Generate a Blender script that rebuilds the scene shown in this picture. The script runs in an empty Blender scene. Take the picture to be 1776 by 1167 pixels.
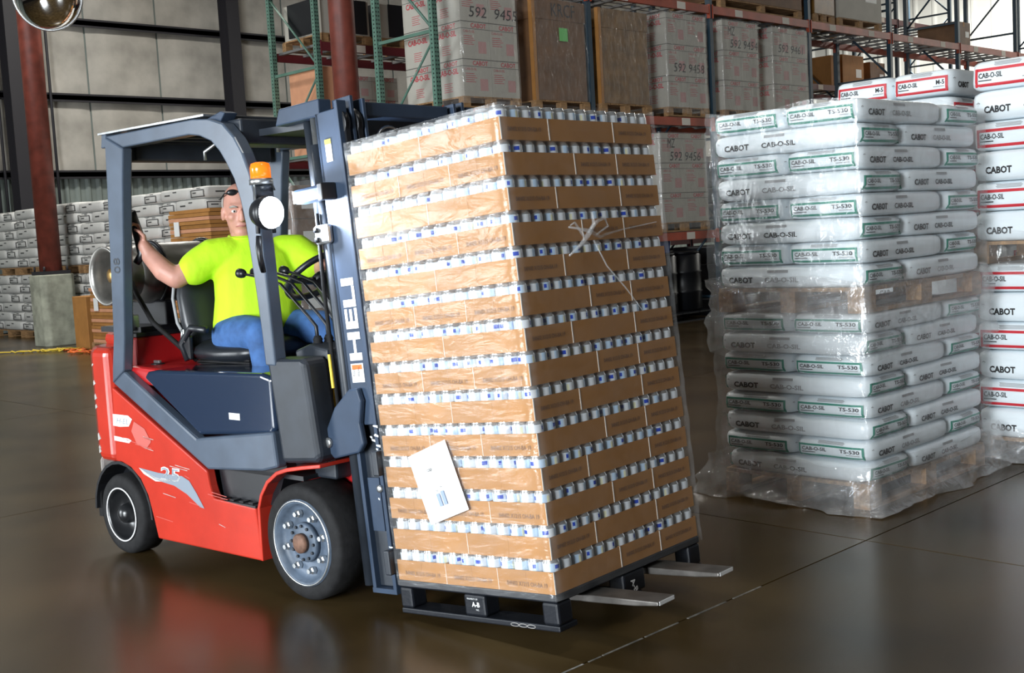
import bpy, math, random
from mathutils import Matrix, Vector, Euler
random.seed(7)
SC = bpy.context.scene
COL = SC.collection
PI = math.pi

# ---------------------------------------------------------------- camera
cd = bpy.data.cameras.new('camera'); cam = bpy.data.objects.new('camera', cd); COL.objects.link(cam)
_r = Vector((0.7145567, -0.6973195, -0.0561625)); _u = Vector((0.1017993, 0.0242173, 0.9945101)); _w = Vector((0.6921312, 0.7163512, -0.0882913))
M = Matrix((_r, _u, -_w)).transposed().to_4x4(); M.translation = (0, 0, 1.51)
cam.matrix_world = M
cd.sensor_fit = 'HORIZONTAL'; cd.sensor_width = 36.0; cd.lens = 2052.03 / 1776 * 36.0
cd.clip_start = 0.05; cd.clip_end = 200
SC.camera = cam

# ---------------------------------------------------------------- world, lights, exposure
wd = bpy.data.worlds.new('world'); SC.world = wd; wd.use_nodes = True
wd.node_tree.nodes['Background'].inputs[0].default_value = (1.0, 0.95, 0.86, 1)
wd.node_tree.nodes['Background'].inputs[1].default_value = 0.056
SC.view_settings.view_transform = 'Standard'; SC.view_settings.look = 'None'
SC.view_settings.gamma = 1.0; SC.view_settings.use_curve_mapping = False
SC.view_settings.exposure = 0.0

def area(name, loc, aim, sx, sy, power, col):
    l = bpy.data.lights.new(name, 'AREA'); l.shape = 'RECTANGLE'; l.size = sx; l.size_y = sy
    l.energy = power; l.color = col
    o = bpy.data.objects.new(name, l); COL.objects.link(o); o.location = loc
    o.rotation_euler = (Vector(aim) - Vector(loc)).to_track_quat('-Z', 'Y').to_euler()
    return o
# unseen key lights on the camera's left, assumed to be daylight through dock doors
area('assumed_door_daylight', (-8.0, 1.0, 2.4), (4.0, 3.4, 1.0), 4.2, 3.6, 2100, (0.90, 0.96, 1.0))
area('assumed_door_daylight', (-8.0, 12.5, 2.4), (4.0, 6.0, 1.0), 4.2, 3.6, 1100, (0.90, 0.96, 1.0))  # also assumed, placed to reflect in the hood and guard sides
# unseen ceiling lights added as ambient fill and to brighten the far walls
for x, y, p in ((3, 1, 85), (4, 8, 100), (10, 6, 75), (11, 19, 520), (5, 18, 380), (31, 14, 1700), (33, 5, 900)):
    area('ceiling_fill_light', (x, y, 9.0), (x, y, 0), 1.2, 1.2, p, (1.0, 0.97, 0.9))

# ---------------------------------------------------------------- materials
MAT = {}
def mat(name, col, rough=0.5, metal=0.0, spec=0.5, noise=0.0, nscale=8.0, bump=0.0, bscale=40.0, coat=0.0, emit=None, estr=0.0, trans=0.0, stretch=None, col2=None):
    m = bpy.data.materials.new(name); m.use_nodes = True
    nt = m.node_tree; b = nt.nodes['Principled BSDF']
    b.inputs['Base Color'].default_value = (*col, 1); b.inputs['Roughness'].default_value = rough
    b.inputs['Metallic'].default_value = metal; b.inputs['Specular IOR Level'].default_value = spec
    b.inputs['Coat Weight'].default_value = coat; b.inputs['Coat Roughness'].default_value = 0.08
    b.inputs['Transmission Weight'].default_value = trans
    if emit: b.inputs['Emission Color'].default_value = (*emit, 1); b.inputs['Emission Strength'].default_value = estr
    tc = None
    if noise or bump:
        tc = nt.nodes.new('ShaderNodeTexCoord'); src = tc.outputs['Object']
        if stretch:
            mp = nt.nodes.new('ShaderNodeMapping'); mp.inputs['Scale'].default_value = stretch
            nt.links.new(src, mp.inputs[0]); src = mp.outputs[0]
    if noise:
        n = nt.nodes.new('ShaderNodeTexNoise'); n.inputs['Scale'].default_value = nscale; n.inputs['Detail'].default_value = 6
        nt.links.new(src, n.inputs['Vector'])
        r = nt.nodes.new('ShaderNodeValToRGB'); r.color_ramp.elements[0].position = 0.32; r.color_ramp.elements[1].position = 0.68
        c2 = col2 or tuple(min(1, c * (1 + noise)) for c in col)
        r.color_ramp.elements[0].color = (*[c * (1 - noise) for c in col], 1); r.color_ramp.elements[1].color = (*c2, 1)
        nt.links.new(n.outputs['Fac'], r.inputs[0]); nt.links.new(r.outputs[0], b.inputs['Base Color'])
    if bump:
        n2 = nt.nodes.new('ShaderNodeTexNoise'); n2.inputs['Scale'].default_value = bscale; n2.inputs['Detail'].default_value = 4
        nt.links.new(src, n2.inputs['Vector'])
        bp = nt.nodes.new('ShaderNodeBump'); bp.inputs['Strength'].default_value = bump; bp.inputs['Distance'].default_value = 0.01
        nt.links.new(n2.outputs['Fac'], bp.inputs['Height']); nt.links.new(bp.outputs[0], b.inputs['Normal'])
    MAT[name] = m
    return m

def film_mat(name, haze, gloss, tint=(1, 1, 1), rough=0.12, bscale=14, bump=0.5, stretch=(1, 1, 1)):
    m = bpy.data.materials.new(name); m.use_nodes = True; nt = m.node_tree; nt.nodes.clear()
    out = nt.nodes.new('ShaderNodeOutputMaterial')
    tr = nt.nodes.new('ShaderNodeBsdfTransparent'); tr.inputs[0].default_value = (*tint, 1)
    df = nt.nodes.new('ShaderNodeBsdfDiffuse'); df.inputs[0].default_value = (0.9, 0.92, 0.94, 1)
    gl = nt.nodes.new('ShaderNodeBsdfGlossy'); gl.inputs['Roughness'].default_value = rough
    tc = nt.nodes.new('ShaderNodeTexCoord'); mp = nt.nodes.new('ShaderNodeMapping'); mp.inputs['Scale'].default_value = stretch
    nz = nt.nodes.new('ShaderNodeTexNoise'); nz.inputs['Scale'].default_value = bscale; nz.inputs['Detail'].default_value = 5; nz.inputs['Distortion'].default_value = 0.6
    bp = nt.nodes.new('ShaderNodeBump'); bp.inputs['Strength'].default_value = bump; bp.inputs['Distance'].default_value = 0.03
    nt.links.new(tc.outputs['Object'], mp.inputs[0]); nt.links.new(mp.outputs[0], nz.inputs['Vector'])
    nt.links.new(nz.outputs['Fac'], bp.inputs['Height']); nt.links.new(bp.outputs[0], gl.inputs['Normal'])
    hz = nt.nodes.new('ShaderNodeMath'); hz.operation = 'MULTIPLY'; hz.inputs[1].default_value = haze * 2
    nt.links.new(nz.outputs['Fac'], hz.inputs[0])
    m1 = nt.nodes.new('ShaderNodeMixShader'); nt.links.new(hz.outputs[0], m1.inputs[0])
    nt.links.new(tr.outputs[0], m1.inputs[1]); nt.links.new(df.outputs[0], m1.inputs[2])
    m2 = nt.nodes.new('ShaderNodeMixShader'); m2.inputs[0].default_value = gloss
    nt.links.new(m1.outputs[0], m2.inputs[1]); nt.links.new(gl.outputs[0], m2.inputs[2]); nt.links.new(m2.outputs[0], out.inputs[0])
    MAT[name] = m

# floor: polished, stained concrete
m = mat('floor', (0.058, 0.036, 0.012), 0.25, spec=0.36, noise=0.4, nscale=1.1, bump=0.02, bscale=3.0, col2=(0.092, 0.061, 0.025))
mat('joint', (0.012, 0.010, 0.008), 0.8)
mat('joint_filler', (0.17, 0.16, 0.14), 0.8, noise=0.5, nscale=30)
mat('insulation', (0.42, 0.40, 0.36), 0.75, noise=0.22, nscale=1.6, bump=0.25, bscale=2.5)
mat('ribbed', (0.20, 0.235, 0.22), 0.55, noise=0.12, nscale=2)
mat('white_sheet', (0.78, 0.80, 0.77), 0.5, noise=0.08, nscale=1)
mat('dark_steel', (0.020, 0.019, 0.024), 0.55)
mat('column_red', (0.17, 0.037, 0.024), 0.5, noise=0.3, nscale=5)
mat('concrete_base', (0.34, 0.35, 0.28), 0.85, noise=0.3, nscale=5, bump=0.5, bscale=12)
mat('rack_green', (0.10, 0.20, 0.155), 0.45, noise=0.15, nscale=4)
mat('rack_green_shaded', (0.025, 0.055, 0.085), 0.45)  # darker copy of the rack green, shade put into the colour
mat('rack_orange', (0.36, 0.055, 0.022), 0.45, noise=0.3, nscale=3)
mat('rack_maroon', (0.12, 0.014, 0.02), 0.5)
mat('deck_wire', (0.20, 0.20, 0.20), 0.45, metal=0.3)
mat('hole', (0.012, 0.02, 0.018), 0.8)
mat('wood', (0.33, 0.19, 0.085), 0.75, noise=0.35, nscale=6, stretch=(1, 6, 6))
mat('cardboard', (0.40, 0.182, 0.046), 0.7, noise=0.10, nscale=5, bump=0.05, bscale=30)
mat('cardboard_dark', (0.16, 0.078, 0.034), 0.6, noise=0.22, nscale=4)
mat('cardboard_gold', (0.19, 0.095, 0.022), 0.35, noise=0.3, nscale=6)
mat('cardboard_orange', (0.62, 0.30, 0.17), 0.7, noise=0.06)
mat('board_edge', (0.78, 0.73, 0.66), 0.8)
mat('white_carton', (0.44, 0.42, 0.37), 0.6, noise=0.06, nscale=3)
mat('ink', (0.02, 0.02, 0.022), 0.6)
mat('ink_faded', (0.20, 0.10, 0.045), 0.8)
mat('ink_grey', (0.36, 0.37, 0.38), 0.6)
mat('ink_red', (0.50, 0.05, 0.07), 0.6)
mat('label_green', (0.012, 0.25, 0.17), 0.45)
mat('label_red', (0.62, 0.03, 0.045), 0.45)
mat('label_white', (0.82, 0.83, 0.82), 0.5)
mat('sticker_green', (0.16, 0.60, 0.16), 0.6)
mat('sack', (0.83, 0.90, 0.94), 0.34, noise=0.035, nscale=4, bump=0.22, bscale=16, stretch=(1, 1, 2.5))
mat('sack_grey', (0.57, 0.57, 0.55), 0.5, noise=0.05, nscale=4, bump=0.2, bscale=14)
mat('tin', (0.78, 0.80, 0.82), 0.22, metal=0.85)
mat('can_white', (0.66, 0.70, 0.74), 0.28, metal=0.15)
mat('can_pale', (0.50, 0.66, 0.84), 0.28, metal=0.2)
mat('can_blue', (0.01, 0.05, 0.42), 0.3)
mat('can_cream', (0.66, 0.66, 0.46), 0.3)
mat('pallet_black', (0.010, 0.012, 0.017), 0.45, spec=0.3, bump=0.1, bscale=60)
mat('paper', (0.90, 0.90, 0.90), 0.7)
mat('print_blue', (0.30, 0.38, 0.55), 0.6)
mat('lift_blue', (0.034, 0.054, 0.092), 0.48, spec=0.3, noise=0.12, nscale=9)
mat('guard_steel', (0.075, 0.100, 0.140), 0.28, spec=0.6, noise=0.12, nscale=9, coat=0.25)
mat('lift_dark', (0.022, 0.028, 0.038), 0.45, noise=0.2, nscale=10)
mat('hood_blue', (0.016, 0.030, 0.062), 0.13, spec=0.7, coat=0.7)
mat('lift_red', (0.52, 0.036, 0.020), 0.25, spec=0.5, noise=0.09, nscale=7, coat=0.5, bump=0.03, bscale=30)
mat('lift_red_dark', (0.42, 0.012, 0.014), 0.35, noise=0.1, nscale=6)
mat('rubber', (0.012, 0.012, 0.013), 0.75, spec=0.3, noise=0.3, nscale=25, bump=0.12, bscale=60)
mat('rim_blue', (0.085, 0.115, 0.16), 0.5, noise=0.3, nscale=12, bump=0.1, bscale=50)
mat('rim_black', (0.014, 0.015, 0.017), 0.3, spec=0.7)
mat('bare_steel', (0.52, 0.54, 0.55), 0.32, metal=0.85, noise=0.2, nscale=20)
mat('rust', (0.17, 0.09, 0.06), 0.7, noise=0.4, nscale=30)
mat('scuff', (0.44, 0.42, 0.40), 0.7, noise=0.35, nscale=20)
mat('tank', (0.30, 0.29, 0.27), 0.36, metal=0.75, noise=0.35, nscale=6)
mat('brass', (0.45, 0.27, 0.09), 0.35, metal=0.9)
mat('vinyl', (0.014, 0.017, 0.022), 0.38, spec=0.6)
mat('plastic_black', (0.012, 0.013, 0.016), 0.35)
mat('decal_white', (0.85, 0.86, 0.87), 0.4)
mat('decal_grey', (0.24, 0.28, 0.34), 0.4)
mat('decal_orange', (0.80, 0.15, 0.02), 0.5)
mat('decal_yellow', (0.80, 0.58, 0.05), 0.5)
mat('amber', (0.85, 0.16, 0.01), 0.15, emit=(1.0, 0.20, 0.01), estr=0.9)
mat('lamp_lens', (1, 1, 1), 0.1, emit=(0.82, 0.90, 1.0), estr=60.0)
mat('skin', (0.60, 0.30, 0.23), 0.5, noise=0.10, nscale=14)
mat('lips', (0.45, 0.17, 0.15), 0.5)
mat('hair', (0.36, 0.33, 0.30), 0.8, noise=0.2, nscale=60)
mat('eye_white', (0.75, 0.72, 0.70), 0.2)
mat('shirt', (0.52, 0.88, 0.015), 0.8, noise=0.07, nscale=6, bump=0.9, bscale=7, stretch=(1.6, 1.6, .7))
mat('jeans', (0.040, 0.115, 0.30), 0.8, noise=0.3, nscale=14, bump=0.6, bscale=12)
mat('cord_yellow', (0.72, 0.52, 0.05), 0.5)
mat('cord_orange', (0.85, 0.17, 0.03), 0.5)
mat('mirror', (0.92, 0.92, 0.92), 0.02, metal=1.0)
mat('drum_black', (0.006, 0.007, 0.010), 0.4)
mat('drum_blue', (0.01, 0.05, 0.24), 0.4)
film_mat('film', 0.07, 0.05, stretch=(1.0, 1.0, 0.5))
film_mat('film_hazy', 0.17, 0.09, bscale=10, bump=0.9)
film_mat('film_thin', 0.05, 0.03, rough=0.16, stretch=(0.6, 0.6, 2.0), bscale=9)

# ---------------------------------------------------------------- mesh helpers
class MB:
    def __init__(s): s.v = []; s.f = []; s.m = []; s.sm = []
    def add(s, vs, fs, mi=0, smooth=False, X=None):
        o = len(s.v)
        s.v += [tuple(X @ Vector(p)) for p in vs] if X is not None else [tuple(p) for p in vs]
        for q in fs: s.f.append([o + i for i in q]); s.m.append(mi); s.sm.append(smooth)
        return s
    def box(s, x0, x1, y0, y1, z0, z1, mi=0, X=None):
        v = [(x0, y0, z0), (x1, y0, z0), (x1, y1, z0), (x0, y1, z0), (x0, y0, z1), (x1, y0, z1), (x1, y1, z1), (x0, y1, z1)]
        return s.add(v, [(0, 3, 2, 1), (4, 5, 6, 7), (0, 1, 5, 4), (1, 2, 6, 5), (2, 3, 7, 6), (3, 0, 4, 7)], mi, False, X)
    def prism(s, pts, a, b, axis='y', mi=0, X=None):
        # pts (p,q): axis y -> (x,z), axis z -> (x,y), axis x -> (y,z)
        f = {'y': lambda p, t: (p[0], t, p[1]), 'z': lambda p, t: (p[0], p[1], t), 'x': lambda p, t: (t, p[0], p[1])}[axis]
        n = len(pts); v = [f(p, a) for p in pts] + [f(p, b) for p in pts]
        ar = sum(pts[i][0] * pts[(i + 1) % n][1] - pts[(i + 1) % n][0] * pts[i][1] for i in range(n))
        fs = [[i, (i + 1) % n, n + (i + 1) % n, n + i] for i in range(n)] + [list(range(n))[::-1], [n + i for i in range(n)]]
        flip = (ar > 0) == (axis == 'y')
        if b < a: flip = not flip
        if flip: fs = [q[::-1] for q in fs]
        return s.add(v, fs, mi, False, X)
    def strip(s, outer, inner, a, b, mi=0):
        # ribbon between two polylines of equal length in (x,z), thick from y=a to y=b
        n = len(outer)
        v = [(p[0], t, p[1]) for t in (a, b) for p in outer] + [(p[0], t, p[1]) for t in (a, b) for p in inner]
        O0, O1, I0, I1 = 0, n, 2 * n, 3 * n; fs = []
        for i in range(n - 1):
            fs += [(O0 + i, O0 + i + 1, I0 + i + 1, I0 + i), (O1 + i + 1, O1 + i, I1 + i, I1 + i + 1), (O0 + i + 1, O0 + i, O1 + i, O1 + i + 1), (I0 + i, I0 + i + 1, I1 + i + 1, I1 + i)]
        fs += [(O0, I0, I1, O1), (O0 + n - 1, O1 + n - 1, I1 + n - 1, I0 + n - 1)]
        return s.add(v, fs, mi)
    def tube(s, path, r, n=8, mi=0, closed=False, X=None, cap=True):
        path = [Vector(p) for p in path]; k = len(path); rs = r if isinstance(r, (list, tuple)) else [r] * k
        vs = []; up = None
        for i, p in enumerate(path):
            if closed: t = path[(i + 1) % k] - path[i - 1]
            else: t = path[min(i + 1, k - 1)] - path[max(i - 1, 0)]
            t.normalize()
            if up is None: up = Vector((0, 0, 1)) if abs(t.z) < 0.9 else Vector((1, 0, 0))
            a = t.cross(up)
            if a.length < 1e-5: a = t.orthogonal()
            a.normalize(); b = a.cross(t); up = b
            for j in range(n):
                th = 2 * PI * j / n; vs.append(p + (a * math.cos(th) + b * math.sin(th)) * rs[i])
        fs = []
        for i in range(k if closed else k - 1):
            i2 = (i + 1) % k
            for j in range(n):
                j2 = (j + 1) % n; fs.append((i * n + j, i * n + j2, i2 * n + j2, i2 * n + j))
        if not closed and cap: fs += [list(range(n))[::-1], [(k - 1) * n + j for j in range(n)]]
        return s.add(vs, fs, mi, True, X)
    def lathe(s, prof, n=24, mi=0, X=None, smooth=True, cap=True):
        # prof (r, h) about local z
        vs = []; fs = []; k = len(prof)
        for r, h in prof:
            for j in range(n):
                th = 2 * PI * j / n; vs.append((r * math.cos(th), r * math.sin(th), h))
        for i in range(k - 1):
            for j in range(n):
                j2 = (j + 1) % n; fs.append((i * n + j, i * n + j2, (i + 1) * n + j2, (i + 1) * n + j))
        if cap: fs += [list(range(n))[::-1], [(k - 1) * n + j for j in range(n)]]
        return s.add(vs, fs, mi, smooth, X)
    def ball(s, c, rx, ry=None, rz=None, n=14, k=9, mi=0, R=None):
        ry = ry or rx; rz = rz or rx; vs = [(0, 0, -1)]; fs = []
        for i in range(1, k):
            a = PI * i / k - PI / 2
            for j in range(n): vs.append((math.cos(a) * math.cos(2 * PI * j / n), math.cos(a) * math.sin(2 * PI * j / n), math.sin(a)))
        vs.append((0, 0, 1)); L = len(vs) - 1
        for j in range(n):
            j2 = (j + 1) % n
            fs.append((0, 1 + j2, 1 + j)); fs.append((L, L - n + j, L - n + j2))
            for i in range(k - 2): fs.append((1 + i * n + j, 1 + i * n + j2, 1 + (i + 1) * n + j2, 1 + (i + 1) * n + j))
        X = Matrix.Translation(c) @ (R.to_4x4() if R is not None else Matrix.Identity(4)) @ Matrix.Diagonal((rx, ry, rz, 1))
        return s.add(vs, fs, mi, True, X)
    def loft(s, rings, mi=0):
        # rings: list of (center, axis_a, axis_b) -> elliptical cross sections
        n = 16; vs = []; fs = []; k = len(rings)
        for c, a, b in rings:
            c = Vector(c); a = Vector(a); b = Vector(b)
            for j in range(n):
                th = 2 * PI * j / n; vs.append(c + a * math.cos(th) + b * math.sin(th))
        for i in range(k - 1):
            for j in range(n):
                j2 = (j + 1) % n; fs.append((i * n + j, i * n + j2, (i + 1) * n + j2, (i + 1) * n + j))
        fs += [list(range(n))[::-1], [(k - 1) * n + j for j in range(n)]]
        return s.add(vs, fs, mi, True)
    def mesh(s, name, mats):
        me = bpy.data.meshes.new(name); me.from_pydata(s.v, [], s.f)
        for x in (mats if isinstance(mats, (list, tuple)) else [mats]): me.materials.append(MAT[x])
        me.polygons.foreach_set('material_index', s.m); me.polygons.foreach_set('use_smooth', s.sm)
        me.update(); return me
    def build(s, name, mats, parent=None, bevel=0, loc=None, rot=None, seg=2, fuse=0, smooth_it=6):
        o = bpy.data.objects.new(name, s.mesh(name, mats)); COL.objects.link(o)
        if parent is not None: o.parent = parent
        if loc is not None: o.location = loc
        if rot is not None: o.rotation_euler = rot
        if bevel:
            b = o.modifiers.new('bevel', 'BEVEL'); b.width = bevel; b.segments = seg; b.limit_method = 'ANGLE'; b.angle_limit = math.radians(35)
        if fuse:
            r = o.modifiers.new('fuse', 'REMESH'); r.mode = 'VOXEL'; r.voxel_size = fuse; r.use_smooth_shade = True
            q = o.modifiers.new('relax', 'SMOOTH'); q.iterations = smooth_it; q.factor = 0.5
        return o

def tag(o, label, cat, group=None):
    o['label'] = label; o['category'] = cat
    if group: o['group'] = group
    return o
def struct(o): o['kind'] = 'structure'; return o
def empty(name, loc=(0, 0, 0), rot=(0, 0, 0)):
    o = bpy.data.objects.new(name, None); COL.objects.link(o); o.location = loc; o.rotation_euler = rot; o.empty_display_size = 0.1
    return o
def inst(me, name, parent=None, loc=(0, 0, 0), rot=(0, 0, 0), scale=None):
    o = bpy.data.objects.new(name, me); COL.objects.link(o); o.location = loc; o.rotation_euler = rot
    if scale: o.scale = scale
    if parent is not None: o.parent = parent
    return o
def copy_tree(o, parent=None):
    c = o.copy(); COL.objects.link(c)
    if parent is not None: c.parent = parent
    for ch in list(o.children): copy_tree(ch, c)
    return c
ORD = ['bottom', 'second', 'third', 'fourth', 'fifth', 'sixth', 'seventh', 'eighth', 'ninth', 'tenth', 'eleventh', 'twelfth', 'thirteenth', 'fourteenth']

_tc = {}
def text2d(txt, bold=0.0, shear=0.0):
    """flat text as (verts2d, faces), scaled so that cap height is 1 and x starts at 0"""
    key = (txt, bold, shear)
    if key in _tc: return _tc[key]
    cu = bpy.data.curves.new('t', 'FONT'); cu.body = txt; cu.resolution_u = 2; cu.offset = bold; cu.shear = shear; cu.fill_mode = 'FRONT'
    ob = bpy.data.objects.new('t', cu); me = ob.to_mesh()
    vs = [(v.co.x, v.co.y) for v in me.vertices]; fs = [list(p.vertices) for p in me.polygons]
    ob.to_mesh_clear(); bpy.data.objects.remove(ob); bpy.data.curves.remove(cu)
    x0 = min(v[0] for v in vs); x1 = max(v[0] for v in vs); y0 = 0.0; y1 = max(v[1] for v in vs)
    s = 1.0 / (y1 - y0); vs = [((x - x0) * s, (y - y0) * s) for x, y in vs]
    _tc[key] = (vs, fs, (x1 - x0) * s); return _tc[key]
def put_text(mb, txt, fn, x, y, h, mi, width=None, bold=0.0, shear=0.0, center=False, rot=0.0):
    """fn maps flat (x, y) to 3D"""
    vs, fs, w = text2d(txt, bold, shear); sx = h if width is None else width / w
    tw = w * sx; dx = -tw / 2 if center else 0; c, s = math.cos(rot), math.sin(rot)
    out = []
    for a, b in vs:
        p, q = a * sx + dx, b * h; out.append(fn(x + p * c - q * s, y + p * s + q * c))
    mb.add(out, fs, mi)
def put_rect(mb, fn, x0, x1, y0, y1, mi, nx=6, ny=2):
    vs = [fn(x0 + (x1 - x0) * i / nx, y0 + (y1 - y0) * j / ny) for j in range(ny + 1) for i in range(nx + 1)]
    fs = [(j * (nx + 1) + i, j * (nx + 1) + i + 1, (j + 1) * (nx + 1) + i + 1, (j + 1) * (nx + 1) + i) for j in range(ny) for i in range(nx)]
    mb.add(vs, fs, mi)
# ================================================================ the building
P_ = 4.33
fl = struct(MB().box(-12, 40, -8, 26, -0.30, -0.014).build('floor', 'joint'))
slab = MB().box(-P_ / 2 + 0.004, P_ / 2 - 0.004, -P_ / 2 + 0.004, P_ / 2 - 0.004, -0.0139, 0).mesh('slab', 'floor')
for i in range(-3, 8):
    for j in range(-2, 5):
        inst(slab, 'slab', fl, (4.85 + (i + 0.5) * P_, 2.75 + (j + 0.5) * P_, 0))
fm = MB()
x = 1.2
while x < 4.1:
    l = random.uniform(0.05, 0.30); w = random.uniform(0.003, 0.008)
    fm.box(x, x + l, 2.742, 2.746 + w, -0.002, 0.0012); x += l + random.uniform(0.0, 0.05 if x < 3.2 else 0.2)
fm.build('joint_filler', 'joint_filler', fl)

WY = 25.0
# back wall: ribbed sheet below, quilted insulation panels between dark girts above
w = MB().box(-12, 40, WY, WY + 0.1, 0, 11)
x = -12.0
while x < 40:
    w.prism([(x, WY), (x + 0.05, WY - 0.05), (x + 0.09, WY - 0.05), (x + 0.14, WY)], 0, 3.25, 'z'); x += 0.245
wb = struct(w.build('wall_back', 'ribbed'))
def panel_mesh(wd, ht):
    n = 6; vs = []; fs = []
    for j in range(n + 1):
        for i in range(n + 1):
            u, v = i / n, j / n; d = (4 * u * (1 - u)) ** 0.35 * (4 * v * (1 - v)) ** 0.35
            vs.append((u * wd, -0.02 - 0.05 * d, v * ht))
    for j in range(n):
        for i in range(n): fs.append((j * (n + 1) + i, j * (n + 1) + i + 1, (j + 1) * (n + 1) + i + 1, (j + 1) * (n + 1) + i))
    return MB().add(vs, fs, 0, True).mesh('insulation_panel', 'insulation')
pm = panel_mesh(1.66, 1.50)
for z in (3.35, 4.98, 6.58, 8.2):
    for i in range(-4, 15): inst(pm, 'insulation_panel', wb, (11.80 + 1.70 * i, WY, z))
for z in (3.20, 4.83, 6.43, 8.05):
    g = MB().box(-12, 40, WY - 0.22, WY, z, z + 0.10).box(-12, 40, WY - 0.22, WY - 0.20, z - 0.04, z + 0.14)
    g.build('girt', 'dark_steel', wb)
for x in (10.0, 15.15, 21.5, 28.0):
    g = MB().box(x - 0.16, x + 0.16, WY - 0.62, WY - 0.60, 0, 11).box(x - 0.16, x + 0.16, WY - 0.25, WY - 0.23, 0, 11).box(x - 0.01, x + 0.01, WY - 0.6, WY - 0.25, 0, 11)
    g.build('wall_column', 'dark_steel', wb)
g = MB()
for x in (9.55, 9.7, 10.65, 10.8): g.tube([(x, WY - 0.3, 0), (x, WY - 0.3, 11)], 0.03, 6)
g.build('conduit', 'dark_steel', wb)
# far side wall of white ribbed sheet
w = MB().box(36, 36.1, -8, WY, 0, 11); y = -8.0
while y < WY: w.prism([(36, y), (35.93, y + 0.05), (35.93, y + 0.12), (36, y + 0.17)], 0, 11, 'z'); y += 0.62
struct(w.build('wall_right', 'white_sheet'))

# ---- round red steel columns
def column(x, y, r, label, base):
    e = empty('steel_column', (x, y, 0)); tag(e, label, 'column', 'red round steel columns')
    z0 = 1.28 if base else 0
    MB().lathe([(r, z0), (r, 11)], 24).build('shaft', 'column_red', e)
    if base:
        MB().prism([(-.30, -.22), (-.22, -.30), (.22, -.30), (.30, -.22), (.30, .22), (.22, .30), (-.22, .30), (-.30, .22)], 0, 1.22, 'z').build('concrete_base', 'concrete_base', e, 0.02)
        MB().box(-.24, .24, -.24, .24, 1.22, 1.28).build('base_plate', 'dark_steel', e)
        for a, b in ((-.2, -.2), (.2, -.2), (-.2, .2), (.2, .2)): MB().lathe([(.02, 1.28), (.02, 1.36)], 6).build('anchor_bolt', 'dark_steel', e, loc=(a, b, 0))
    return e
column(8.52, 20.10, 0.185, 'rust red round column standing on a tall concrete base', True)
column(9.85, 13.15, 0.175, 'dark red round column beside the green rack end frames', False)

# ---- convex mirror hung from the column
e = empty('convex_mirror', (8.55, 19.35, 5.80)); tag(e, 'round convex safety mirror with metal rim hanging high by the column', 'mirror')
X = Vector((-0.70, -0.70, -0.25)).to_track_quat('Z', 'Y').to_matrix().to_4x4()
MB().lathe([(0.56 * math.sin(a), 0.20 * (math.cos(a))) for a in [PI / 2 * k / 10 for k in range(10, 0, -1)]] + [(0.01, 0.2)], 40, 0, X).build('dome', 'mirror', e)
MB().tube([X @ Vector((0.57 * math.cos(t), 0.57 * math.sin(t), 0)) for t in [2 * PI * k / 40 for k in range(40)]], 0.022, 8, 0, True).build('rim', 'bare_steel', e)
MB().tube([(0.02, 0.05, -0.02), (0, 0.55, 0.2)], 0.025, 8).build('bracket', 'dark_steel', e)

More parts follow.
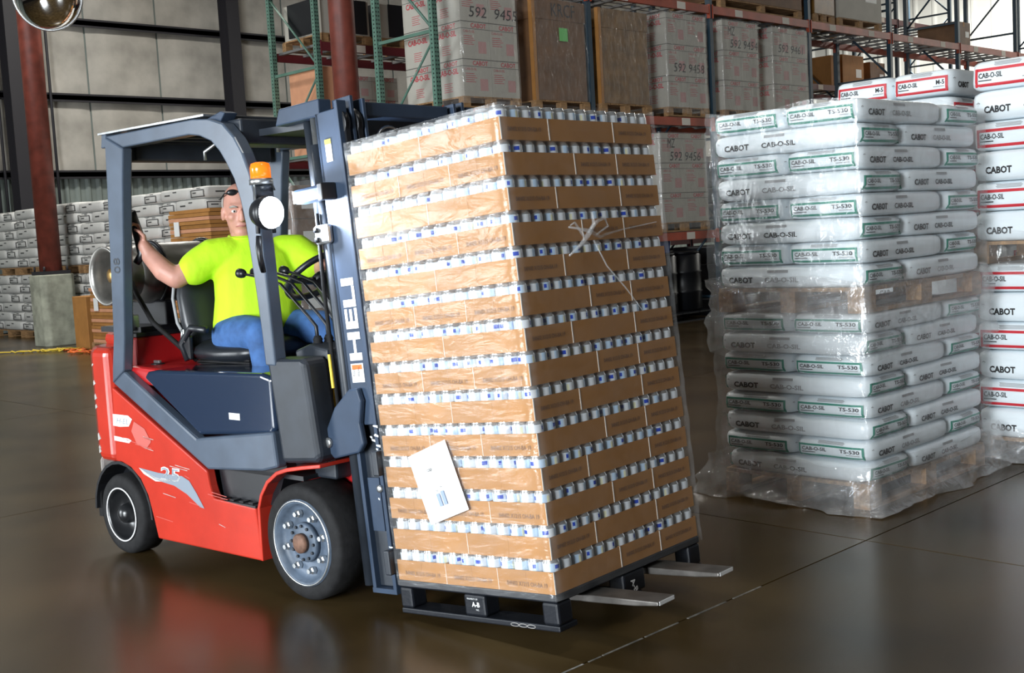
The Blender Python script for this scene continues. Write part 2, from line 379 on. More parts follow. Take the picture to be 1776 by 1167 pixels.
# ================================================================ pallet racks
def post_mesh(h, holes):
    m = MB().box(-.04, .04, -.0375, .0375, 0, h)
    if holes:
        z = 2.4
        while z < min(h, 5.6):
            m.lathe([(0.012, 0), (0.012, .001)], 6, 1, Matrix.Translation((-.0405, 0, z)) @ Matrix.Rotation(-PI / 2, 4, 'Y'))
            m.lathe([(0.012, 0), (0.012, .001)], 6, 1, Matrix.Translation((.018, -.038, z)) @ Matrix.Rotation(PI / 2, 4, 'X'))
            m.lathe([(0.012, 0), (0.012, .001)], 6, 1, Matrix.Translation((-.018, -.038, z)) @ Matrix.Rotation(PI / 2, 4, 'X'))
            z += 0.0508
    m.box(-.07, .07, -.07, .07, 0, .012)
    return m
def rack(name, label, Xs, Y0, depth, H, levels, cols, beamcols):
    e = empty(name, (Xs[0], Y0, 0)); tag(e, label, 'pallet rack', 'pallet racks')
    for i, X in enumerate(Xs):
        c = cols(i); fr = empty('upright_frame', (X - Xs[0], 0, 0)); fr.parent = e
        pmsh = post_mesh(H, i < 1).mesh('post', [c, 'hole'])
        for y in (0, depth): inst(pmsh, 'post', fr, (0, y, 0))
        z = 0.3; k = 0
        while z < H - 0.5:
            MB().box(-.02, .02, .03, depth - .03, z, z + .04).build('brace', c, fr)
            p, q = ((0.03, depth - .03) if k % 2 else (depth - .03, 0.03))
            MB().tube([(0, p, z + .06), (0, q, z + 1.12)], 0.021, 4).build('diagonal_brace', c, fr)
            z += 1.22; k += 1
    for i in range(len(Xs) - 1):
        for z in levels:
            for y, s in ((-.045, 0), (depth, 1)):
                b = MB().box(Xs[i] + .045 - Xs[0], Xs[i + 1] - .045 - Xs[0], y - .005, y + .045, z - .12, z).build('beam', beamcols, e)
                MB().box(Xs[i] + .03 - Xs[0], Xs[i] + .05 - Xs[0], y - .01, y + .05, z - .19, z + .02).build('beam_connector', beamcols, b)
                MB().box(Xs[i + 1] - .05 - Xs[0], Xs[i + 1] - .03 - Xs[0], y - .01, y + .05, z - .19, z + .02).build('beam_connector', beamcols, b)
                if not s:
                    for t in (0.72, 2.05): MB().box(Xs[i] + t - Xs[0] - .10, Xs[i] + t - Xs[0] + .10, y - .009, y - .006, z - .115, z - .01).build('beam_tag', 'board_edge', b)
            d = MB()
            for k in range(7): d.box(Xs[i] + .1 + k * .43 - Xs[0], Xs[i] + .16 + k * .43 - Xs[0], 0, depth, z - .03, z + .004)
            for k in range(1, 6): d.box(Xs[i] + .1 - Xs[0], Xs[i] + 2.74 - Xs[0], depth * k / 6 - .006, depth * k / 6 + .006, z - .006, z + .006)
            d.build('wire_deck', 'deck_wire', e)
    return e
XA = [9.60 + 2.80 * i for i in range(8)]
rack('pallet_rack', 'long pallet rack with orange beams loaded with white and brown pallets', XA, 11.0, 1.10, 7.6, (1.36, 3.06, 4.77, 6.5), lambda i: 'rack_green' if i == 0 else 'rack_green_shaded', 'rack_orange')
XB = [10.02 + 2.80 * i for i in range(8)]
rack('pallet_rack', 'rear pallet rack with dark red beams standing behind the front rack', XB, 14.0, 1.12, 7.6, (1.2, 2.75, 4.33, 6.0), lambda i: 'rack_green' if i == 0 else 'rack_green_shaded', 'rack_maroon')

# ---- wooden pallets (shared pieces)
def pallet(name, x0, x1, y0, y1, z, label, group, m='wood', h=0.14):
    e = empty(name, (x0, y0, z)); tag(e, label, 'pallet', group); L, W = x1 - x0, y1 - y0
    for k in range(6): MB().box(0 + L * k / 6 + .008, L * (k + 1) / 6 - .008, 0, W, h - .02, h).build('deck_board', m, e)
    for k in range(3):
        y = (W - .09) * k / 2
        for j in range(3): MB().box((L - .12) * j / 2, (L - .12) * j / 2 + .12, y, y + .09, .02, h - .02).build('block', m, e)
        MB().box(0, L, y, y + .09, 0, .02).build('bottom_board', m, e)
    return e
PG = 'wooden pallets'

# ---- white cartons with red print
def carton_mesh(L, W, H):
    m = MB().box(0, L, 0, W, 0, H)
    for s in range(2):
        fr = (lambda x, y: (x, -.0015, y)) if s == 0 else (lambda x, y: (-.0015, W - x, y))
        D = L if s == 0 else W
        put_rect(m, fr, 0.0, D, H * .985, H * .995, 2, 1, 1)
        put_rect(m, fr, 0.0, D, H * .80, H * .812, 2, 1, 1)
        put_text(m, 'CABOT', fr, D * .35, H * .84, .055, 1, bold=.02)
        if s:
            put_text(m, 'CAB-O-SIL', fr, D * .14, H * .62, .070, 1, width=D * .7, bold=.03)
        else:
            put_text(m, 'CAB-O-SIL', fr, D * .07, H * .70, .030, 1)
        for k in range(5): put_rect(m, fr, D * (.08 if not s else .33), D * (.38 + .05 * (k % 3) if not s else .62 - .04 * (k % 2)), H * (.60 - .055 * k) - (.10 if s else 0), H * (.615 - .055 * k) - (.10 if s else 0), 1, 1, 1)
        if not s: put_rect(m, fr, D * .58, D * .86, H * .16, H * .48, 3, 1, 1)
    return m
CM = {}
def carton_pallet(x0, x1, y0, y1, z, nl, ht, where, writing=None, wl=None):
    pallet('wooden_pallet', x0 - .02, x1 + .02, y0, y1, z, 'wooden pallet under the white cartons ' + where, PG)
    L, W = (x1 - x0) / 2, (y1 - y0) / 2; key = (round(L, 3), round(W, 3), round(ht, 3))
    if key not in CM: CM[key] = carton_mesh(L - .004, W - .004, ht - .004).mesh('white_carton', ['white_carton', 'ink_red', 'ink', 'ink_print'])
    for l in range(nl):
        for i in range(2):
            for j in range(2):
                if i and j: continue
                o = inst(CM[key], 'white_carton', None, (x0 + i * L, y0 + j * W, z + .14 + l * ht))
                tag(o, 'white printed carton, %s layer, %s, pallet %s' % (ORD[l], ('front corner' if j == 0 else 'back') if i == 0 else 'front', where), 'carton', 'white cartons on the rack')
                if writing and l == wl and i == 0 and j == 0: wr_parent = o
    if writing:
        m = MB()
        for k, t in enumerate(writing): put_text(m, t, lambda x, y: (x, -.004, y), L * .30 + .05 * k, (ht * .12 if len(writing) == 1 else ht * .50) - .19 * k, .13, 0, width=.17 * len(t) * .55, shear=.15)
        m.build('handwriting', 'ink', wr_parent)
    f = MB(); n = 26; rows = 12; pts = []
    loop = [(x0 - .012, y1 * .5 + y0 * .5), (x0 - .012, y0 - .012), (x1 + .012, y0 - .012), (x1 + .012, y1)]
    seg = []
    for a, b in zip(loop[:-1], loop[1:]):
        for k in range(10): seg.append((a[0] + (b[0] - a[0]) * k / 10, a[1] + (b[1] - a[1]) * k / 10))
    H = nl * ht
    for r_ in range(rows + 1):
        for p in seg:
            j = random.uniform(-.008, .01) + (.03 * random.random() if r_ < 2 else 0)
            pts.append((p[0] - j, p[1] - j, z + .05 + (H + .1) * r_ / rows))
    N = len(seg)
    f.add(pts, [(r_ * N + k, r_ * N + k + 1, (r_ + 1) * N + k + 1, (r_ + 1) * N + k) for r_ in range(rows) for k in range(N - 1)], 0, True)
    tag(f.build('stretch_film', 'film'), 'clear stretch film around the white cartons ' + where, 'plastic film', 'stretch films on rack pallets')
mat('ink_print', (0.50, 0.28, 0.27), 0.7)
carton_pallet(10.0, 10.97, 10.95, 12.05, 3.07, 3, .46, 'beside the green rack end frame', ('592  9455',), 2)
carton_pallet(14.06, 15.03, 10.95, 12.05, 3.07, 3, .46, 'beside the gold wrapped box', ('592 9458',), 1)
carton_pallet(15.46, 16.42, 10.95, 12.05, 3.07, 3, .46, 'past the third upright', ('MZ', '592 9454'), 2)
carton_pallet(16.84, 17.88, 10.95, 12.05, 3.07, 3, .46, 'ending the loaded bays', ('592 9461',), 2)
carton_pallet(13.80, 14.92, 10.95, 12.05, 1.37, 3, .44, 'on the low rack level', ('MZ', '592 9456'), 2)
carton_pallet(10.62, 11.60, 14.20, 15.00, 2.76, 3, .34, 'on the rear rack')

# ---- big brown boxes
def big_box(x0, x1, z, H, where, mt, dark, writing=None):
    pallet('wooden_pallet', x0 - .02, x1 + .02, 10.95, 12.05, z, 'wooden pallet under the ' + where, PG)
    e = empty('bulk_box', (x0, 10.97, z + .14)); tag(e, where[0:1] + where[1:] + ' on the rack', 'box', 'bulk boxes on the rack'); L = x1 - x0
    MB().box(0, L, 0, 1.06, 0, H).build('box_body', dark, e, 0.012)
    MB().box(-.012, .05, -.012, .05, 0, H + .01).build('corner_board', mt, e)
    MB().box(-.008, L + .008, -.008, 1.07, H * .80, H + .006).build('lid', dark, e, 0.006)
    if writing:
        m = MB(); put_text(m, writing, lambda x, y: (x, -.011, y), .36, H * .84, .17, 0, width=.46); m.build('handwriting', 'ink', e)
        MB().box(.50, .66, -.014, -.0085, H * .60, H * .73).build('green_sticker', 'sticker_green', e)
    f = MB(); pts = []
    for r_ in range(15):
        for k in range(17):
            pts.append((-.02 + (L + .04) * k / 16, -.022 - random.uniform(0, .012), H * r_ / 14))
    f.add(pts, [(r_ * 17 + k, r_ * 17 + k + 1, (r_ + 1) * 17 + k + 1, (r_ + 1) * 17 + k) for r_ in range(14) for k in range(16)], 0, True)
    f.build('wrap', 'film', e)
big_box(11.28, 12.30, 3.07, 1.32, 'brown bulk box marked KRCF with a green sticker', 'cardboard', 'cardboard_dark', 'KRCF')
big_box(12.58, 13.64, 3.07, 1.30, 'gold brown wrapped bulk box without sticker', 'cardboard', 'cardboard_gold')

def plain_box(name, x0, x1, y0, y1, z0, z1, m, label, group=None, strap=True):
    e = empty(name, (x0, y0, z0)); tag(e, label, 'box', group); L, W, H = x1 - x0, y1 - y0, z1 - z0
    MB().box(0, L, 0, W, 0, H).build('box_body', m, e, 0.008)
    MB().box(L * .5 - .03, L * .5 + .03, -.002, W + .002, H - .001, H + .002).box(L * .5 - .03, L * .5 + .03, -.002, 0, H * .8, H).build('tape', 'cardboard', e)
    MB().box(L * .62, L * .88, -.004, 0, H * .35, H * .6).build('paper_label', 'label_white', e)
    return e
# rear rack goods
plain_box('large_carton', 10.16, 10.60, 14.12, 14.95, 2.76, 4.02, 'cardboard_orange', 'tall orange brown carton in the end bay of the rear rack')
plain_box('carton', 24.15, 24.55, 14.2, 14.9, 4.33, 5.05, 'cardboard', 'brown carton on the rear rack seen past the sacks', 'cartons on the rear rack')
plain_box('carton', 24.65, 25.6, 14.2, 14.9, 4.33, 5.10, 'cardboard', 'wide brown carton with white label on the rear rack', 'cartons on the rear rack')
plain_box('carton', 25.9, 26.6, 14.2, 14.9, 4.33, 5.0, 'cardboard_dark', 'dark brown carton on the rear rack', 'cartons on the rear rack')
for i, (x0, x1) in enumerate(((10.15, 11.05), (11.2, 12.2))):
    pallet('wooden_pallet', x0, x1, 14.05, 15.05, 4.34, ['pallet under the white cartons with black film, rear rack', 'pallet under the dark wrapped load, rear rack'][i], PG)
    e = empty('wrapped_load', (x0, 14.05, 4.48)); tag(e, ['white cartons wrapped with black film high on the rear rack', 'dark wrapped load high on the rear rack behind the column'][i], 'pallet load')
    for k in range(3): MB().box(.02 + k * .29, .30 + k * .29, .02, .95, 0, .5).build('carton', 'white_carton', e, .006)
    MB().box(.18, .82, -.01, 0.0, .02, .5).box(-.01, 0, .15, .8, .02, .5).build('black_wrap', 'drum_black', e)
# top level of the front rack
for x0, x1, m, lab in ((15.5, 17.8, 'cardboard_dark', 'wide brown box on a pallet over the top orange beam'), (18.2, 18.85, 'cardboard_gold', 'yellow box on the top rack level'), (19.0, 20.5, 'white_carton', 'white wrapped box on the top rack level')):
    pallet('wooden_pallet', x0, x1, 10.98, 12.0, 4.78, 'pallet under the ' + lab, PG)
    plain_box('top_level_box', x0, x1, 10.98, 12.0, 4.92, 5.9, m, lab, 'boxes on the top rack level')
plain_box('carton', 23.7, 24.3, 11.05, 11.9, 4.78, 5.25, 'cardboard_dark', 'dark brown carton on the top level of the empty bays', 'boxes on the top rack level')

# ---- black drums and blue tote under the front rack
def drum(x, y, z, lab):
    e = empty('plastic_drum', (x, y, z)); tag(e, lab, 'drum', 'black drums under the rack')
    MB().lathe([(.24, 0), (.285, .03), (.285, .28), (.30, .30), (.285, .32), (.285, .58), (.30, .60), (.285, .62), (.285, .85), (.25, .88)], 24).build('barrel', 'drum_black', e)
    MB().lathe([(.26, .88), (.26, .91), (.2, .91)], 24).build('lid', 'drum_black', e)
for lv in range(2):
    if lv == 0: pallet('plastic_pallet', 12.55, 15.05, 10.98, 12.1, 0, 'black pallet under the drums on the floor level', 'black pallets under the rack', 'pallet_black')
    for i in range(4): drum(12.9 + .61 * i, 11.35, .14, ['black drum under the rack beside the second upright', 'black drum next to the drum by the second upright', 'black drum under the rack below the blue tote', 'black drum under the rack beside the third upright'][i]) if lv == 0 else None
def dark_filler(x0, x1, y0, y1, z, h, lab):  # black blocks added so the space under the racks stays dark
    e = empty('dark_filler', (x0, y0, z)); tag(e, lab, 'pallet load', 'black blocks added for darkness'); L, W = x1 - x0, y1 - y0
    for k in range(4): MB().box(.02, L - .02, .02, W - .02, h * k / 4 + .005, h * (k + 1) / 4).build('black_block', 'drum_black', e, .02)
    MB().box(0, L, 0, W, 0, .012).build('block_base', 'pallet_black', e)
for i, (x0, x1) in enumerate(((9.70, 10.9), (11.1, 12.28), (15.35, 16.5), (16.7, 17.9))): dark_filler(x0, x1, 11.08, 12.05, 0, 1.10, 'added darkening block on the floor under the front rack, ' + ['beside the end frame', 'in the end bay', 'in the third bay', 'far in the third bay'][i])
for i in range(5):
    for q in range(2):
        x0 = 10.2 + 2.8 * i + 1.33 * q; bay = ['first', 'second', 'third', 'fourth', 'fifth'][i]
        dark_filler(x0, x0 + 1.2, 14.1, 15.0, 0, 1.0, 'added darkening block on the floor in the %s bay of the rear rack' % bay)
        dark_filler(x0, x0 + 1.2, 14.1, 15.0, 1.21, 1.25, 'added darkening block on the low level, %s bay of the rear rack' % bay)
t = empty('blue_tote', (14.12, 11.35, 1.05)); tag(t, 'small blue tote on the black drums under the rack', 'tote')
MB().prism([(-.16, 0), (.16, 0), (.19, .2), (-.19, .2)], -.12, .12).build('tub', 'drum_blue', t, .01); MB().box(-.2, .2, -.14, .14, .19, .215).build('rim', 'drum_blue', t)
# ================================================================ the load of cans on the forks
ANG = -1.4917465; TILT = 0.0835634
LF = Matrix.Translation((2.9140, 2.8670, 0.2218)) @ Euler((0, -TILT, ANG)).to_matrix().to_4x4()
LROT = Euler((0, -TILT, ANG))
def lp(x, y, z): return LF @ Vector((x, y, z))
LA, LBW, LPITCH, TRH = 0.813, 0.927, 0.1243, 0.0807
NX, NY, NL = 12, 14, 14

# black plastic pallet
e = empty('plastic_pallet', lp(0, 0, -.135)); e.rotation_euler = LROT
tag(e, 'black plastic pallet with white lettering carried on the forks', 'pallet')
m = MB().box(-LA - .005, .004, -.004, LBW + .004, .105, .135)
m.build('deck', 'pallet_black', e, .006)
for i in range(3):
    for j in range(3):
        x0 = (-LA - .003, -LA / 2 - .055, -.072)[i]; x1 = (-LA + .065, -LA / 2 + .055, .003)[i]
        y0 = (-.003, LBW / 2 - .07, LBW - .08)[j]; y1 = (.08, LBW / 2 + .07, LBW + .003)[j]
        b = MB().prism([(x0, y0), (x1, y0), (x1, y1), (x0, y1)], .022, .105, 'z').build('pallet_foot', 'pallet_black', e, .01)
for j in range(3):
    y0 = (-.003, LBW / 2 - .06, LBW - .10)[j]; MB().box(-LA - .003, .003, y0, y0 + .103, 0, .022).build('runner', 'pallet_black', e, .005)
t = MB()
put_text(t, 'A-B', lambda x, y: (x, -.005, y), -LA / 2 - .012, .060, .018, 0, bold=.03)
put_text(t, 'PROPERTY OF', lambda x, y: (x, -.005, y), -LA / 2 - .034, .086, .006, 0)
put_text(t, 'INC.', lambda x, y: (x, -.005, y), -LA / 2 + .008, .046, .006, 0)
put_text(t, 'A-B', lambda x, y: (.0055, x, y), LBW / 2 - .03, .075, .026, 0, bold=.03, rot=-1.2)
t.build('lettering', 'decal_white', e)
t = MB()
for k in range(3): t.tube([(-.21 + .04 * k + .02 * math.cos(a), -.0045, .011 + .006 * math.sin(a)) for a in [2 * PI * q / 12 for q in range(12)]], .0012, 4, 0, True)
t.build('moulded_chain', 'scuff', e)

# cardboard trays
def tray_mesh(L, W, printed_y, printed_x):
    m = MB(); t = .0008; h = TRH
    m.box(0, L, 0, W, 0, t)
    for a in ((0, L, 0, t), (0, L, W - t, W), (0, t, t, W - t), (L - t, L, t, W - t)): m.box(a[0], a[1], a[2], a[3], t, h)
    m.box(L - .0005, L + .0012, -.0008, .0045, .001, h - .001, 1)       # raw cut edge of the board at the corner
    if printed_y:
        put_text(m, 'B4N02 X1215 OH-BA 19', lambda x, y: (x, -.0008, y), L * .16, h * .28, .0165, 2, width=L * .72, bold=.03)
    if printed_x:
        put_text(m, 'B4N02 X1215 OH-BA 19', lambda x, y: (L + .0016, x, y), W * .14, h * .40, .0150, 2, width=W * .70, bold=.02)
    m.prism([(L * .45, 0), (L * .55, 0)] if False else [(L * .49, .0), (L * .51, .0), (L * .51, -.0006), (L * .49, -.0006)], .004, h - .004, 'z', 0)
    return m.mesh('can_tray', ['cardboard', 'board_edge', 'ink_faded'])
PXc, PYc = LA / NX, LBW / NY
TX = tray_mesh(6 * PXc - .0008, 4 * PYc - .0008, False, True)
TY = tray_mesh(4 * PXc - .0008, 6 * PYc - .0008, True, False)
def put_tray(me, x, y, l, where):
    o = inst(me, 'can_tray', None, lp(x + .0003, y + .0003, l * LPITCH), LROT)
    tag(o, 'brown cardboard tray in the %s layer of the can load%s' % (ORD[l], where), 'tray', 'cardboard can trays')
for l in range(NL):
    pr, pl = ', printed end', ', plain long side'
    if l % 2 == 0:      # three narrow ends on the side face
        for i in range(3): put_tray(TY, -LA + i * 4 * PXc, 0, l, pr)
        for j in range(2):
            for i in range(2): put_tray(TX, -LA + i * 6 * PXc, (6 + 4 * j) * PYc, l, ' behind the printed trays')
    else:
        for i in range(2): put_tray(TX, -LA + i * 6 * PXc, 0, l, pl)
        for i in range(3): put_tray(TY, -LA + i * 4 * PXc, 4 * PYc, l, ' in the middle row')
        for i in range(2): put_tray(TX, -LA + i * 6 * PXc, 10 * PYc, l, ' in the far row')

# cans
def can_mb(n, m=None, X=None, marks=True, seed=0):
    m = m or MB(); R = .0316; rg = random.Random(seed)
    prof = [(.025, .0), (R, .007), (R, .070), (R, .086), (R, .100), (R, .106), (.0285, .115), (.0268, .1185), (.0275, .1215), (.0265, .1225), (.0245, .1195)]
    if not marks: prof = [(.025, 0), (R, .007), (R, .106), (.0268, .1185), (.0265, .1225)]
    o = len(m.f); m.lathe(prof, n, 0, X)
    k = len(prof); k0 = next(i for i, p in enumerate(prof) if p[1] >= .106)
    for i in range(k - 1):
        for j in range(n):
            q = o + i * n + j
            if i >= k0: m.m[q] = 1
            elif marks:
                c = j % 6
                if c in (1, 2): m.m[q] = 2
                if i == 3 and j in (9, 10): m.m[q] = 3
                if i == 3 and j == 1: m.m[q] = 3
                if i in (2, 3) and j == n - 3: m.m[q] = 4
    m.m[o + (k - 1) * n] = 1; m.m[o + (k - 1) * n + 1] = 1
    return m
CMATS = ['can_white', 'tin', 'can_pale', 'can_blue', 'can_cream']
CAN = [can_mb(18, seed=s).mesh('drink_can', CMATS) for s in range(1)]
rest = MB(); nind = 0
for l in range(NL):
    for i in range(NX):
        for j in range(NY):
            ring = (j == 0 or i == NX - 1)
            if not ring and not (j == 1 or i == NX - 2): continue
            x, y, z = -LA + (i + .5) * PXc, (j + .5) * PYc, l * LPITCH + .0032
            x -= .0004; y += .0004
            if ring and i > 1 and j < NY - 2:
                o = inst(CAN[0], 'drink_can', None, lp(x, y, z)); a = random.uniform(0, 2 * PI)
                o.rotation_euler = (LROT.to_matrix() @ Matrix.Rotation(a, 3, 'Z')).to_euler()
                side = 'along the side face' if j == 0 else 'along the fork end face'
                if j == 0 and i == NX - 1: side = 'at the front corner'
                tag(o, 'white and blue drink can in the %s tray layer, %s' % (ORD[l], side), 'can', 'drink cans in the trays'); nind += 1
            else:
                can_mb(10, rest, Matrix.Translation((x, y, z)), marks=False)
o = rest.build('drink_cans', CMATS); o.matrix_world = LF; o['kind'] = 'stuff'
tag(o, 'further white drink cans deeper in the cardboard trays', 'cans')

# stretch film around the load, with the knotted tail
e = empty('stretch_wrap', lp(0, 0, 0)); e.rotation_euler = LROT
tag(e, 'thin clear stretch film with a knotted tail around the can load', 'plastic film')
f = MB(); H = NL * LPITCH; loop = []
for k in range(24): loop.append((-LA + (LA + .0) * k / 24, -.010))
for k in range(30): loop.append((.012, -.006 + (LBW + .01) * k / 30))
for k in range(8): loop.append((.008 - LA * .9 * k / 8, LBW + .012))
N = len(loop); rows = 56; pts = []
for r_ in range(rows + 1):
    z = -.02 + (H + .025) * r_ / rows
    for k, (x, y) in enumerate(loop):
        d = .004 * math.sin(k * .9 + r_ * .6) + random.uniform(-.0015, .002)
        if y < 0: pts.append((x, y - abs(d) * .6, z))
        elif x > 0: pts.append((x + abs(d) + .003, y, z))
        else: pts.append((x, y + abs(d), z))
f.add(pts, [(r_ * N + k, r_ * N + k + 1, (r_ + 1) * N + k + 1, (r_ + 1) * N + k) for r_ in range(rows) for k in range(N - 1)], 0, True)
f.build('film_sheet', 'film_thin', e)
k_ = MB()
def strand(pts, r): k_.tube(pts, r, 6)
strand([(.025, .27, 1.19), (.035, .33, 1.225), (.045, .37, 1.26), (.04, .42, 1.30), (.03, .43, 1.345)], [.004, .007, .010, .008, .004])
strand([(.025, .285, 1.295), (.04, .33, 1.285), (.045, .38, 1.275), (.04, .45, 1.25), (.03, .50, 1.26), (.025, .62, 1.275), (.02, .86, 1.297)], [.004, .005, .009, .006, .005, .003, .002])
strand([(.04, .38, 1.27), (.05, .43, 1.31), (.04, .49, 1.32), (.045, .50, 1.29), (.04, .43, 1.26)], [.006, .007, .006, .005, .004])
strand([(.03, .42, 1.24), (.025, .49, 1.14), (.02, .60, 1.05), (.018, .70, .95)], [.004, .003, .003, .002])
strand([(.03, .36, 1.26), (.035, .31, 1.31), (.03, .29, 1.30)], [.006, .005, .003])
k_.build('film_knot', 'film_hazy', e)

# printed sheet on the side of the load
e = empty('paper_sheet', lp(-.509, -.016, .398)); e.rotation_euler = (LROT.to_matrix() @ Matrix.Rotation(-.29, 3, 'Y')).to_euler()
tag(e, 'white letter size load sheet taped to the can load', 'paper')
# local x right, z up, tilted like in the photograph
e.rotation_euler = (LROT.to_matrix() @ Matrix.Rotation(-.305, 3, 'Y')).to_euler()
w2, h2 = .112, .138; n = 8
vs = []; 
for s in (0, -.0012):
    for j in range(n + 1):
        for i in range(n + 1):
            u, v = i / n - .5, j / n - .5; vs.append((u * 2 * w2, s - .003 * math.cos(u * 3) * (1 + v), v * 2 * h2))
q = (n + 1) ** 2
fs = [(j * (n + 1) + i, j * (n + 1) + i + 1, (j + 1) * (n + 1) + i + 1, (j + 1) * (n + 1) + i) for j in range(n) for i in range(n)]
MB().add(vs[q:], fs, 0, True).build('sheet', 'paper', e)
m = MB(); fn = lambda x, y: (x, -.0085 - .0005, y)
put_text(m, 'cap', fn, -.028, .052, .010, 1); put_text(m, 'XL', fn, -.018, -.030, .008, 1); put_text(m, 'TP', fn, .008, -.024, .008, 1)
m.build('print', ['print_blue', 'ink'], e)
for a in ((-.022, -.004, -.038), (.004, .022, -.034)):
    m = MB(); put_rect(m, fn, a[0], a[1], -.088, a[2], 0, 1, 1); m.build('printed_bar', 'print_blue', e)

# ================================================================ sacks of powder
def sack_meshes(L, W, H, frame, name, number, mats, seeds, simple=False):
    out = []
    a, b, c = L / 2, W / 2, H / 2; PA, PZ = 9.0, (5.2 if H < .15 else 7.0)
    for sd in seeds:
        rg = random.Random(sd); ph = [rg.uniform(0, 6) for _ in range(8)]
        def wob(x, y, z): return 1 + .010 * math.sin(9 * x + ph[0] + 14 * z) + .008 * math.sin(13 * y + ph[1] - 11 * z) + .005 * math.sin(31 * x + 23 * y + ph[2])
        sag = rg.uniform(.0, .05)
        def side(x, z, wd, ln):      # half width of the side at (along, z)
            t = max(0.0, 1 - abs(x / ln) ** PA - abs((z - sag * 0) / c) ** PZ * .96); return wd * t ** (1 / PA) if t > 0 else 0
        m = MB(); nx, ny, nz = (12, 7, 6) if not simple else (7, 4, 4)
        def dist(n): return [math.sin((i / n - .5) * PI) * .5 + .5 * (2 * i / n - 1) for i in range(n + 1)]
        idx = {}
        def vert(p):
            k = tuple(round(q, 5) for q in p)
            if k not in idx:
                x, y, z = p; s = (abs(x) ** PA + abs(y) ** PA + abs(z) ** PZ * .96)
                lo, hi = 0.2, 1.6
                for _ in range(26):
                    mid = (lo + hi) / 2; g = (abs(x) * mid) ** PA + (abs(y) * mid) ** PA + (abs(z) * mid) ** PZ * .96
                    if g > 1: hi = mid
                    else: lo = mid
                X, Y, Z_ = x * lo * a, y * lo * b, max(-1, min(1, z * lo)) * c
                w = wob(X, Y, Z_); idx[k] = len(m.v); m.v.append((X * w, Y * w, Z_ + c))
            return idx[k]
        gx, gy, gz = dist(nx), dist(ny), dist(nz)
        def quad(A): m.f.append([vert(p) for p in A]); m.m.append(0); m.sm.append(True)
        for i in range(nx):
            for j in range(ny):
                for s in (-1, 1):
                    A = [(gx[i], gy[j], s), (gx[i + 1], gy[j], s), (gx[i + 1], gy[j + 1], s), (gx[i], gy[j + 1], s)]; quad(A if s > 0 else A[::-1])
            for k in range(nz):
                for s in (-1, 1):
                    A = [(gx[i], s, gz[k]), (gx[i + 1], s, gz[k]), (gx[i + 1], s, gz[k + 1]), (gx[i], s, gz[k + 1])]; quad(A if s < 0 else A[::-1])
        for j in range(ny):
            for k in range(nz):
                for s in (-1, 1):
                    A = [(s, gy[j], gz[k]), (s, gy[j + 1], gz[k]), (s, gy[j + 1], gz[k + 1]), (s, gy[j], gz[k + 1])]; quad(A if s > 0 else A[::-1])
        eps = .0035
        def f_side(s):
            def fn(x, z):
                X = x * s; y = side(X, z, b, a) * wob(X, -s * b, z) + eps; return (X, -s * y, z + c)
            return fn
        def f_end(s):
            def fn(x, z):
                Y = x * s; y = side(Y, z, a, b) * wob(s * a, Y, z) + eps; return (s * y, Y, z + c)
            return fn
        for s in (1, -1):
            fn = f_side(s)
            if simple: put_rect(m, fn, -.30 * L, -.13 * L, -.05 * H, .07 * H, 2, 3, 1); put_rect(m, fn, -.02 * L, .10 * L, .18 * H, .27 * H, 2, 2, 1)
            else:
                put_text(m, 'CABOT', fn, -.40 * L, -.24 * H, .26 * H if H < .15 else .22 * H, 2, bold=.04, width=.175 * L)
                put_text(m, 'CAB-O-SIL', fn, -.14 * L, -.22 * H, .22 * H, 3 if sd % 2 else 2, width=.23 * L, bold=.03)
                put_rect(m, fn, -.12 * L, .02 * L, .20 * H, .32 * H, 3, 5, 1)
                put_text(m, '*', fn, -.455 * L, -.08 * H, .22 * H, 3, bold=.05)
            fn = f_end(s)
            x0, x1, z0, z1 = -.42 * W, .42 * W, -.38 * H, .22 * H; t = .095 * H if not simple else .07 * H
            put_rect(m, fn, x0, x1, z0, z0 + t, 1); put_rect(m, fn, x0, x1, z1 - t, z1, 1)
            put_rect(m, fn, x0, x0 + t, z0, z1, 1, 1, 3); put_rect(m, fn, x1 - t, x1, z0, z1, 1, 1, 3)
            if simple: put_rect(m, fn, -.28 * W, -.02 * W, -.08 * H, .02 * H, 2, 3, 1); put_rect(m, fn, .0, .25 * W, .30 * H, .36 * H, 2, 3, 1)
            else:
                put_text(m, name, fn, x0 + .05 * W, -.10 * H, .17 * H, 2, width=.31 * W, bold=.02)
                put_text(m, number, fn, x1 - .05 * W - .042 * W * len(number), -.10 * H, .17 * H, 2, width=.042 * W * len(number), bold=.02)
                put_rect(m, fn, x0 + .05 * W, x0 + .22 * W, -.20 * H, -.165 * H, 2, 3, 1); put_rect(m, fn, x1 - .22 * W, x1 - .05 * W, -.20 * H, -.165 * H, 3, 3, 1)
                for k in range(4): put_rect(m, fn, (-.16 - .01 * (k % 2)) * W, (.17 + .01 * (k % 3)) * W, (.27 + .035 * k) * H, (.29 + .035 * k) * H, 3, 5, 1)
        out.append(m.mesh('powder_sack', mats))
    return out
